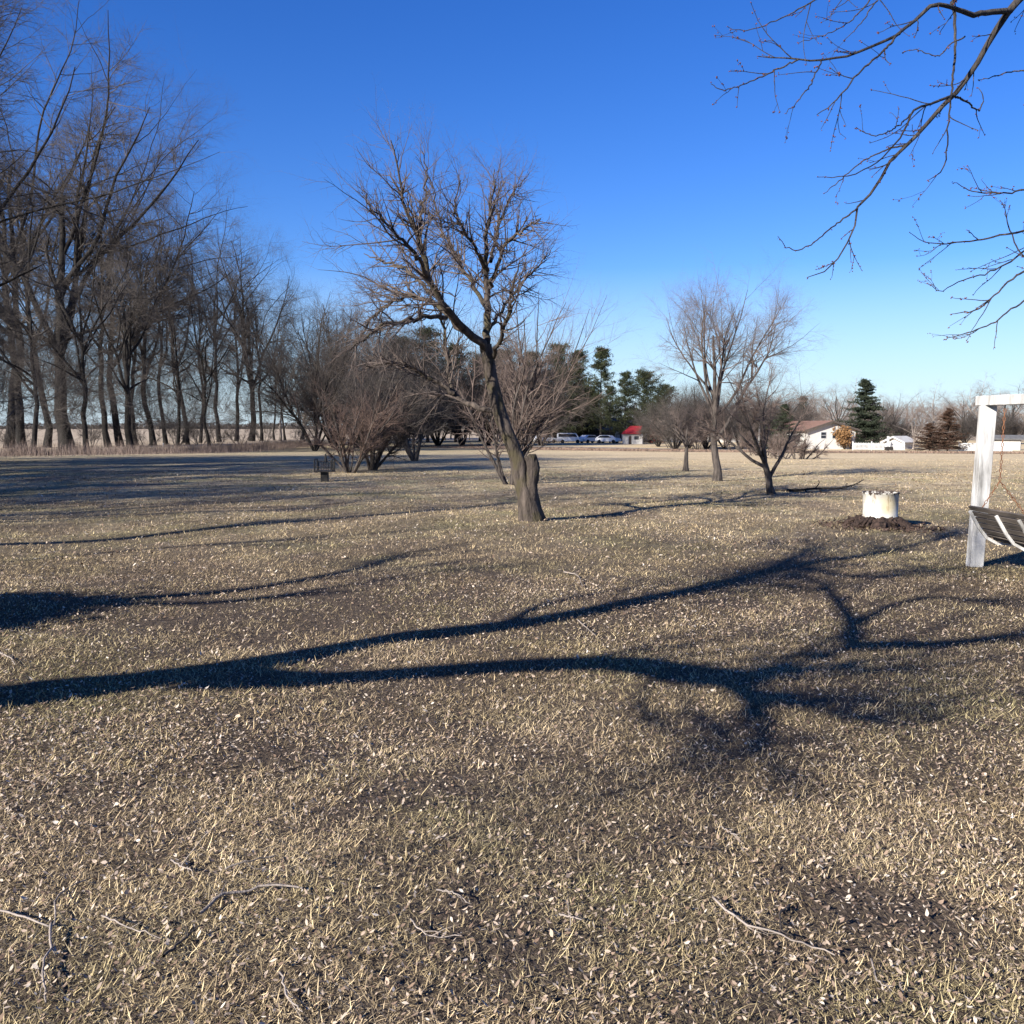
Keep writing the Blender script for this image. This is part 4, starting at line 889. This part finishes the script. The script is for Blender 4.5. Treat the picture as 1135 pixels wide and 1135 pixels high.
# long low house with red awning behind the pines
D = 215; c = AT(652, 480, D); z0 = float(gz(c[0], D)); u = D/F_PX
t = house('long_house', (c[0]+12, D, z0), math.radians(90), 9, 22, EYE-z0-4*u, 12*u, 'long low dark walled house with grey roof seen under the pines', 'dark_trim', 'grey_roof', [])
mb = MB(); mb.box(-1.5, 1.5, 0, 24, 0, .2)
o = MB(); o.box(-4.75, -4.55, -1.5, 6.5, .1, 2.2); o.build('garage_door', M['white_vinyl'], t)
D = 172; c = AT(701, 484, D); z0 = float(gz(c[0], D)); u = D/F_PX
t = empty('roadside_stand', (c[0], D, z0), 'small white stand with a bright red slanted roof in front of the pines', 'stand', None, math.radians(-12))
h1 = EYE-z0-9*u
mb = MB(); mb.prism([(-11*u, -.2), (11*u, -.2), (11*u, h1), (-11*u, h1)], 0, 2.6); mb.build('wall', M['white_wall'], t)
mb = MB(); mb.add([(-12*u, -.5, h1+.1), (9*u, -.5, h1+.1), (9*u, 2.9, h1+9*u), (-4*u, 2.9, h1+9*u), (-12*u, -.5, h1+.02), (9*u, -.5, h1+.02), (9*u, 2.9, h1+.02), (-4*u, 2.9, h1+.02)],
    [(0, 1, 2, 3), (7, 6, 5, 4), (0, 4, 5, 1), (1, 5, 6, 2), (2, 6, 7, 3), (3, 7, 4, 0)]); mb.build('roof', M['red_paint'], t)
mb = MB(); mb.box(-4*u, -1*u, -.03, .02, 0, h1*.8); mb.build('door', M['dark_trim'], t)
mb = MB(); mb.box(2*u, 7*u, -.03, .02, h1*.45, h1*.8); mb.build('window', M['glass'], t)
D = 190; c = AT(820, 484, D); z0 = float(gz(c[0], D)); u = D/F_PX
house('far_white_house', (c[0], D, z0), math.radians(15), 34*u, 10, EYE-z0-7*u, 4*u, 'white building glimpsed between the tall round crowned tree and the light pole', 'white_wall', 'grey_roof', [(-2, 1.3, 1.2, 1), (2, 1.3, 1.2, 1)])

# light pole
g = G(841, 498); u = g[1]/F_PX; mb = MB(); mb.tube([(0, 0, -.2), (0, 0, 4), (0, 0, 45*u)], [.16, .13, .10], 10); mb.tube([(0, 0, 45*u), (-.5, 0, 46*u), (-1.1, 0, 46.3*u)], .05, 6)
t = empty('light_pole', g, 'tall white light pole in front of the dark evergreen', 'pole'); mb.build('pole', M['white_vinyl'], t, True)
mb = MB(); mb.lathe([(.05, .18), (.16, .1), (.2, -.05), (.12, -.12)], (-1.15, 0, 46*u), 10); mb.build('lamp_head', M['white_vinyl'], t, True)

# fences
def picket(name, p0, p1, h, label, solid=False):
    p0 = np.array(p0); p1 = np.array(p1); L = np.linalg.norm((p1-p0)[:2]); rz = math.atan2(p1[1]-p0[1], p1[0]-p0[0])
    t = empty(name, p0, label, 'fence', None, rz)
    mb = MB(); n = int(L/(.16 if not solid else .22)); w = .09 if not solid else .205
    for k in range(n):
        x = (k+.5)*L/n; mb.box(x-w/2, x+w/2, -.012, .012, .08, h-(0.05 if k % 2 else 0)*(not solid))
    for z in (h*.25, h*.8): mb.box(0, L, .012, .05, z-.05, z+.05)
    mb.build('panel', M['white_vinyl'], t)
    k = 0
    while k*2.4 <= L+.1:
        mb = MB(); x = min(k*2.4, L); mb.box(x-.07, x+.07, .052, .19, -.3, h+.08); mb.lathe([(.10, h+.082), (.10, h+.12), (.01, h+.2)], (x, .12, 0), 4); mb.build('post', M['white_vinyl'], t); k += 1
    return t
p0 = G(945, 499); p1 = G(1003, 499.5); picket('picket_fence', p0, p1, 8.5*p0[1]/F_PX, 'white picket fence running right from the spruce to the pale trunked tree')
p0 = G(1062, 500); p1 = G(1122, 500.5); picket('vinyl_fence', p0, p1, 9*p0[1]/F_PX, 'solid white board fence passing behind the swing post', True)
g = G(984, 499.5); u = g[1]/F_PX
t = empty('mailbox', g, 'white post with a dark box in front of the small white garage', 'mailbox')
mb = MB(); mb.box(-.12, .12, -.12, .12, -.1, 16*u); mb.build('post', M['white_vinyl'], t); mb = MB(); mb.prism([(-.5, .1), (.5, .1), (.5, 3.8*u), (.3, 4.4*u), (-.3, 4.4*u), (-.5, 3.8*u)], -.6, -.15); mb.build('box', M['steel'], t)

# parked cars under the pines
def car(loc, rz, label, van=False):
    t = empty('parked_car', loc, label, 'car', 'white vehicles parked under the pines', rz)
    pr = [(-2.3, .35), (2.3, .35), (2.35, .75), (2.2, .92), (1.2, 1.02), (.55, 1.5), (-1.3, 1.55), (-2.15, 1.05), (-2.35, .9)]
    if van: pr = [(-2.5, .35), (2.4, .35), (2.45, .9), (1.6, 1.15), (1.1, 1.9), (-2.4, 1.95), (-2.5, 1.7)]
    mb = MB(); mb.prism(pr, -.88, .88); b_ = mb.build('body', M['car_paint'], t, bevel=.06)
    win = [(1.0, 1.06), (.5, 1.44), (-1.2, 1.48), (-1.8, 1.06)] if not van else [(1.4, 1.2), (1.0, 1.75), (-2.2, 1.8), (-2.2, 1.2)]
    for y in (-.895, .88): mb = MB(); mb.prism(win, y, y+.015); mb.build('window', M['glass'], t)
    for x in (-1.45, 1.45):
        for y in (-.92, .72):
            mb = MB(); mb.lathe([(.34, 0), (.36, .04), (.36, .16), (.34, .2)], (0, 0, 0), 16, 'x')
            w = mb.build('wheel', M['tyre'], t, True); w.location = (x, y, .34); w.rotation_euler = (0, 0, PI/2)
    return t
for px, D, rz, lab, van in ((604, 184, .5, 'white car parked leftmost under the pines', False), (632, 182, -.1, 'white van parked between the two white cars under the pines', True), (654, 184, .7, 'white car parked at the foot of the slimmest pine', False),
                     (674, 180, -.5, 'white car parked left of the red roofed stand', False)):
    x = AT(px, 488, D)[0]; car((x, D, float(gz(x, D))), rz, lab, van)

# ------------------------------------------------------------------ swing
t = empty('garden_swing', (5.32, 10.8, float(gz(5.32, 10.8))), 'weathered white wooden frame with slatted hanging bench at the right edge', 'garden swing')
Wd = t.location.copy()
mb = MB(); mb.beam((-.005, 0, -.15), (.075, 0, 1.84), .15, .13, (0, 1, 0)); mb.build('post', M['white_paint'], t, bevel=.008)
mb = MB(); mb.beam((.47, -2.3, -.15), (.39, -2.3, 1.84), .15, .13, (0, 1, 0)); mb.build('post', M['white_paint'], t, bevel=.008)
mb = MB(); mb.beam((.055, .12, 1.895), (.41, -2.42, 1.895), .15, .11); mb.build('beam', M['white_paint'], t, bevel=.008)
# bench hangs from the beam; slats run along y, back toward the left
bx, by0, by1 = -.20, -.25, -1.75
prof = [(bx, .70), (bx+.06, .60), (bx+.12, .50), (bx+.20, .40), (bx+.32, .335), (bx+.46, .325), (bx+.60, .34), (bx+.72, .35)]
def slat_at(s):
    k = min(int(s), len(prof)-2); f = s-k; a, b_ = prof[k], prof[k+1]
    return (a[0]*(1-f)+b_[0]*f, a[1]*(1-f)+b_[1]*f), math.atan2(b_[1]-a[1], b_[0]-a[0])
bench = MB()
for q in range(12):
    (x, z), an = slat_at(q*7/11.001); ca, sa = math.cos(an), math.sin(an); w, th = .026, .011
    c = [(x+ca*i_*w-sa*j_*th, z+sa*i_*w+ca*j_*th) for i_, j_ in ((-1, -1), (1, -1), (1, 1), (-1, 1))]
    bench.prism(c, by0, by1)
bo = bench.build('bench', M['slat'], t)
for y in (by0-.02, by0-.60, by0-1.05, by1+.02):
    mb = MB(); 
    for a, b_ in zip(prof[:-1], prof[1:]): mb.beam((a[0]-.012, y, a[1]-.035), (b_[0]-.012, y, b_[1]-.035), .024, .03)
    mb.build('support', M['white_paint'], bo)
# arm rails
for y in (by0-.05, by1+.05):
    mb = MB(); mb.beam((bx+.1, y, .60), (bx+.62, y, .60), .05, .03); mb.beam((bx+.6, y, .35), (bx+.6, y, .59), .04, .04); mb.build('armrest', M['slat'], bo)
def chain(pts, name='chain'):
    mb = MB(); lk = .045
    for a, b_ in zip(pts[:-1], pts[1:]):
        a, b_ = Vector(a), Vector(b_); n = max(1, int((b_-a).length/lk)); d = (b_-a).normalized()
        s1 = d.cross(Vector((0.3, 1, 0.1))).normalized(); s2 = d.cross(s1)
        for k in range(n):
            c = a+(b_-a)*((k+.5)/n); s = s1 if k % 2 else s2; h = d*lk*.62; w = s*.011
            mb.tube([c-h, c-h*.5+w, c+h*.5+w, c+h, c+h*.5-w, c-h*.5-w, c-h], .0042, 5, False)
    return mb.build(name, M['chain'], t)
for y in (by0-.05, by1+.05):
    xb = .055-(y-.12)*.14; chain([(xb, y, 1.85), (xb-.02, y, 1.0)]); chain([(xb-.02, y, 1.0), (bx+.06, y, .62)]); chain([(xb-.02, y, 1.0), (bx+.62, y, .60)])

# ------------------------------------------------------------------ planter on stump
g = G(973, 583)
t = empty('tree_stump', g, 'low wide shredded tree stump under the white planter', 'stump')
rng = np.random.default_rng(3)
nA, nR = 64, 22; V = []
for i_ in range(nR):
    q = i_/(nR-1); 
    for k in range(nA):
        a = 2*PI*k/nA; rt = .5+.5*math.cos(a*7+math.sin(a*2)*1.5); R_ = .30+.26*(.55+.45*rt)*1
        r_ = R_*(1.0-q*.50) if q < .9 else R_*.5*(1-(q-.9)*9.9)
        z = .165*min(1, (q/.75)**(.6+.9*(1-rt))) + rng.normal(0, .014)
        V.append((r_*math.cos(a), r_*math.sin(a), z-.02))
i_ = np.arange(nR-1)[:, None]*nA; k = np.arange(nA)[None]; Q = np.stack([i_+k, i_+(k+1) % nA, i_+nA+(k+1) % nA, i_+nA+k], -1).reshape(-1, 4)
M['stump'] = m_bark('rotting red brown stump', (.010, .007, .006), (.075, .048, .037), 18)
mesh_np('stump_body', V, quads=Q, mat=M['stump'], parent=t)
rp = []
for k in range(24):
    a = 2*PI*k/24+rng.uniform(-.15, .15); r1 = rng.uniform(.40, .60); c, s = math.cos(a), math.sin(a)
    P, R = resample([(c*.2, s*.2, .14), (c*.30, s*.30, .13), (c*(.33+r1)/2, s*(.33+r1)/2, .10*rng.uniform(.5, 1.2)), (c*r1, s*r1, -.02)], [.02, .028, .024, .012], 12, rng, .012); rp.append((P, R))
V, Q = pack([(np.stack([p for p, _ in rp]), np.stack([r for _, r in rp]), 7)]); o = mesh_np('root', V, Q, mat=M['stump'], parent=t)
n = 900; rr_ = rng.uniform(.3, .95, n); aa = rng.uniform(0, 2*PI, n); x = g[0]+rr_*np.cos(aa)*1.1; y = g[1]+rr_*np.sin(aa)
V, Q, T, c = leaves(rng, x, y, .06); M['mulch'] = m_noise('wood chip', (.025, .016, .012), (.11, .072, .054), 30)
o = mesh_np('wood_chips', V, Q, T, M['mulch'], smooth_=False); tag(o, 'reddish wood chips and bark crumbs round the stump', 'wood chips', kind='stuff')
m, nt, b = new_mat('flaking white enamel with a yellow stain'); co = objco(nt)
base = ramp(nt, [(.3, (.36, .345, .31)), (.6, (.52, .505, .46))], noise(nt, 6, 4, .6, co))
gr = nt.nodes.new('ShaderNodeVectorMath'); gr.operation = 'DISTANCE'; gr.inputs[1].default_value = (.03, -.26, .21); nt.links.new(co, gr.inputs[0])
ny_ = noise(nt, 7, 4, .6, co); ad = nt.nodes.new('ShaderNodeMath'); ad.operation = 'MULTIPLY_ADD'; ad.inputs[1].default_value = .14; nt.links.new(ny_, ad.inputs[0]); nt.links.new(gr.outputs['Value'], ad.inputs[2])
base = mix(nt, ramp(nt, [(.12, .55), (.28, 0)], ad.outputs[0]), base, (.50, .39, .15))
sp = nt.nodes.new('ShaderNodeSeparateXYZ'); nt.links.new(co, sp.inputs[0])
a2 = nt.nodes.new('ShaderNodeMath'); a2.operation = 'MULTIPLY_ADD'; a2.inputs[1].default_value = .30; nt.links.new(noise(nt, 14, 4, .6, co, (1, 1, .35)), a2.inputs[0]); nt.links.new(sp.outputs['Z'], a2.inputs[2])
rs = noise(nt, 9, 6, .7, co, (1, 1, .3))
base = mix(nt, ramp(nt, [(.57, 0), (.66, .8)], rs), base, (.22, .13, .06))
base = mix(nt, ramp(nt, [(.535, 0), (.548, 1)], a2.outputs[0]), base, (.03, .02, .015))
nt.links.new(base, b.inputs['Base Color']); b.inputs['Roughness'].default_value = .6
M['planter'] = m
pl = empty('planter', (g[0]+.03, g[1], g[2]+.135), 'white metal tub with rusted ragged rim and yellow stain, standing on the stump', 'planter')
mb = MB(); mb.lathe([(.262, 0), (.268, .012), (.268, .03), (.262, .038), (.268, .2), (.272, .385), (.284, .392), (.284, .41), (.268, .41), (.262, .33)], n=40)
mb.build('tub', M['planter'], pl, True)
M['soil'] = m_noise('dark soil', (.02, .014, .01), (.06, .045, .03), 20)
mb = MB(); mb.lathe([(.25, .30), (.24, .31), (.12, .335), (.02, .34)], n=24); mb.build('soil', M['soil'], pl, True)
Ps, Rs = [], []
for k in range(34):
    a = rng.uniform(0, 2*PI); r_ = rng.uniform(0, .26); h = rng.uniform(.05, .14); dx, dy = rng.normal(0, .07, 2)
    P, R = resample([(r_*math.cos(a), r_*math.sin(a), .34), (r_*math.cos(a)+dx*.5, r_*math.sin(a)+dy*.5, .36+h), (r_*math.cos(a)+dx*1.4, r_*math.sin(a)+dy*1.4, .36+h*.9)], [.004, .003, .002], 6); Ps.append(P); Rs.append(R)
V, Q = pack([(np.stack(Ps), np.stack(Rs), 4)]); mesh_np('dead_stalks', V, Q, mat=M['twig_apple'], parent=pl)

# ------------------------------------------------------------------ grill stand on the left lawn
g = G(360, 534); u = g[1]/F_PX
t = empty('pedestal_grill', g, 'small dark pedestal grill standing left of the orange shrub', 'grill')
mb = MB(); mb.box(-.11, .11, -.09, .09, -.1, 11*u); mb.build('pedestal', M['steel'], t, bevel=.02)
mb = MB(); w = 9.5*u; z0, z1 = 11*u, 25*u
mb.box(-w, w, -.22, .22, z0, z0+.04); 
for sg in (-1, 1):
    for y_ in (-.2, .2): mb.tube([(sg*w, y_, z0), (sg*w, y_, z1)], .022, 6)
    mb.tube([(sg*w, -.2, z1), (sg*w, .2, z1)], .018, 6)
for k in range(7): x = -w+(k+.5)*2*w/7; mb.tube([(x, .22, z0), (x, .22, z1-.08)], .012, 6)
mb.tube([(-w, .22, z1-.08), (w, .22, z1-.08)], .015, 6); mb.tube([(-w, -.22, z0+.15), (w, -.22, z0+.15)], .015, 6)
mb.build('firebox', M['steel'], t)
mb = MB(); mb.tube([(0, .2, z1-.08), (0, .2, 31*u)], [.05, .02], 7); mb.build('handle', M['steel'], t)

# pale log lying on the far lawn, fallen bough at right
g = G(450, 494); mb = MB(); mb.tube([(-1.6, 0, .12), (-.5, .1, .16), (.6, 0, .2), (1.7, .1, .15)], [.1, .16, .17, .12], 8); o = mb.build('fallen_log', M['bark_pale'], None, True); o.location = g; tag(o, 'pale log lying on the far lawn left of the twin trunk tree', 'log')
g = G(905, 546); rng = np.random.default_rng(12)
P, R = resample([(-1.1, .3, .03), (-.4, .1, .06), (.1, 0, .1), (.8, .1, .14), (1.2, .2, .3)], [.03, .03, .025, .02, .008], 16, rng, .01)
L2, R2 = grow(rng, P[None], R[None], 14, t=(.1, 1), ang=(.7, .2), ln=(.5, .3), S=8, trop=-.02, wob=.15, rmax=.6)
L2[..., 2] = np.maximum(L2[..., 2], .015); V, Q = pack([(P[None], R[None], 7), (L2, R2, 5)]); o = mesh_np('fallen_bough', V, Q, mat=M['bark_row']); o.location = g; tag(o, 'dark fallen bough lying left of the planter', 'branch')

# fallen sticks in the foreground, traced on the lawn
sticks = [
 ([(222, 1020), (245, 1003), (270, 995), (300, 992), (335, 992)], .006, 'curved pale stick, thickest of the sticks at lower left'),
 ([(182, 1072), (200, 1052), (225, 1036)], .005, 'dark short stick just below the curved pale stick'),
 ([(0, 1016), (30, 1026), (57, 1035), (66, 1002), (95, 980)], .004, 'thin forked twig reaching in from the left edge'),
 ([(57, 1035), (55, 1060), (48, 1085), (52, 1122)], .0045, 'crooked pale twig running down at the lower left corner'),
 ([(250, 970), (270, 966), (305, 955)], .004, 'straight short twig above the curved pale stick'),
 ([(190, 963), (203, 967), (215, 976)], .004, 'tiny bent twig above and left of the curved stick'),
 ([(113, 1022), (140, 1038), (180, 1048)], .003, 'thin straw coloured twig between the two lower left sticks'),
 ([(310, 1090), (322, 1118), (335, 1133)], .003, 'thin twig at the bottom, left of centre'),
 ([(484, 993), (505, 1002), (520, 1008)], .003, 'short twig lying near the bottom centre'),
 ([(455, 1030), (475, 1045), (510, 1047)], .003, 'thin bent twig left of the bottom centre'),
 ([(620, 1020), (645, 1030)], .004, 'short straight twig right of the bottom centre'),
 ([(790, 1005), (820, 1028), (850, 1042), (880, 1050), (925, 1070)], .0045, 'long forked twig at the lower right'),
 ([(875, 1010), (865, 1022), (868, 1038), (880, 1050)], .005, 'dark hooked twig crossing the long lower right twig'),
 ([(965, 1075), (975, 1098), (990, 1105)], .003, 'thin twig near the lower right corner'),
 ([(800, 922), (820, 938)], .003, 'short pale twig above the long lower right twig'),
 ([(0, 728), (12, 733), (17, 742)], .006, 'hooked pale twig at the left edge between the long shadows'),
 ([(640, 690), (652, 702), (660, 707)], .005, 'small twig lying just below the upper long shadow'),
 ([(742, 943), (780, 945), (815, 948)], .003, 'straight pale twig right of the dark grass patch'),
 ([(625, 636), (640, 641), (645, 652)], .008, 'small twisted branch on the pale lawn below the central tree'),
]
for k, (pp_, r_, lab) in enumerate(sticks):
    pts = [G(*q)+[0, 0, .022+.012*((j+k) % 2)] for j, q in enumerate(pp_)]; o3 = np.array(G(*pp_[0])); rng = np.random.default_rng(500+k)
    P, R = resample(pts, np.linspace(r_, r_*.5, len(pts)), 14, rng, .0025)
    L2, R2 = grow(rng, P[None], R[None], 3, t=(.2, .9), ang=(.6, .2), ln=(.10, .4), S=5, trop=-.01, wob=.1, rmax=.7)
    L2[..., 2] = np.maximum(L2[..., 2], gz(L2[..., 0], L2[..., 1])+.012)
    V, Q = pack([(P[None], R[None], 6), (L2, R2, 4)]); o = mesh_np('fallen_twig', V-o3, Q, mat=M['bark_plum'] if 'dark' in lab else M['bark_pale']); o.location = o3
    tag(o, lab, 'twig', 'twigs lying on the lawn')

# ------------------------------------------------------------------ light
w = bpy.data.worlds.new('World'); scene.world = w; w.use_nodes = True; nt = w.node_tree
sky = nt.nodes.new('ShaderNodeTexSky'); sky.sky_type = 'NISHITA'; sky.sun_disc = False; sky.sun_elevation = SUN_EL; sky.sun_rotation = math.radians(227)
sky.air_density = 1.0; sky.dust_density = 0; sky.ozone_density = 6.0; sky.altitude = 0
hs = nt.nodes.new('ShaderNodeHueSaturation'); hs.inputs['Saturation'].default_value = 1.21; hs.inputs['Hue'].default_value = .518; nt.links.new(sky.outputs[0], hs.inputs['Color'])
geo = nt.nodes.new('ShaderNodeTexCoord'); sz = nt.nodes.new('ShaderNodeSeparateXYZ'); nt.links.new(geo.outputs['Generated'], sz.inputs[0])
hz = ramp(nt, [(0, .8), (.05, .6), (.16, .0)], sz.outputs['Z']); skyc = mix(nt, hz, hs.outputs[0], (3.5, 4.5, 5.6))
bg = nt.nodes['Background']; bg.inputs['Strength'].default_value = .071; nt.links.new(skyc, bg.inputs['Color'])
sd = bpy.data.lights.new('sun', 'SUN'); sd.energy = 5.0; sd.angle = math.radians(.5); sd.color = (1, .94, .85)
so = bpy.data.objects.new('sun', sd); COL.objects.link(so)
so.rotation_euler = Vector((SD[0]*math.cos(SUN_EL), SD[1]*math.cos(SUN_EL), -math.sin(SUN_EL))).to_track_quat('-Z', 'Y').to_euler()
scene.view_settings.view_transform = 'Standard'; scene.view_settings.look = 'None'; scene.view_settings.exposure = 1.28; scene.view_settings.gamma = 1
scene.render.engine = 'CYCLES'
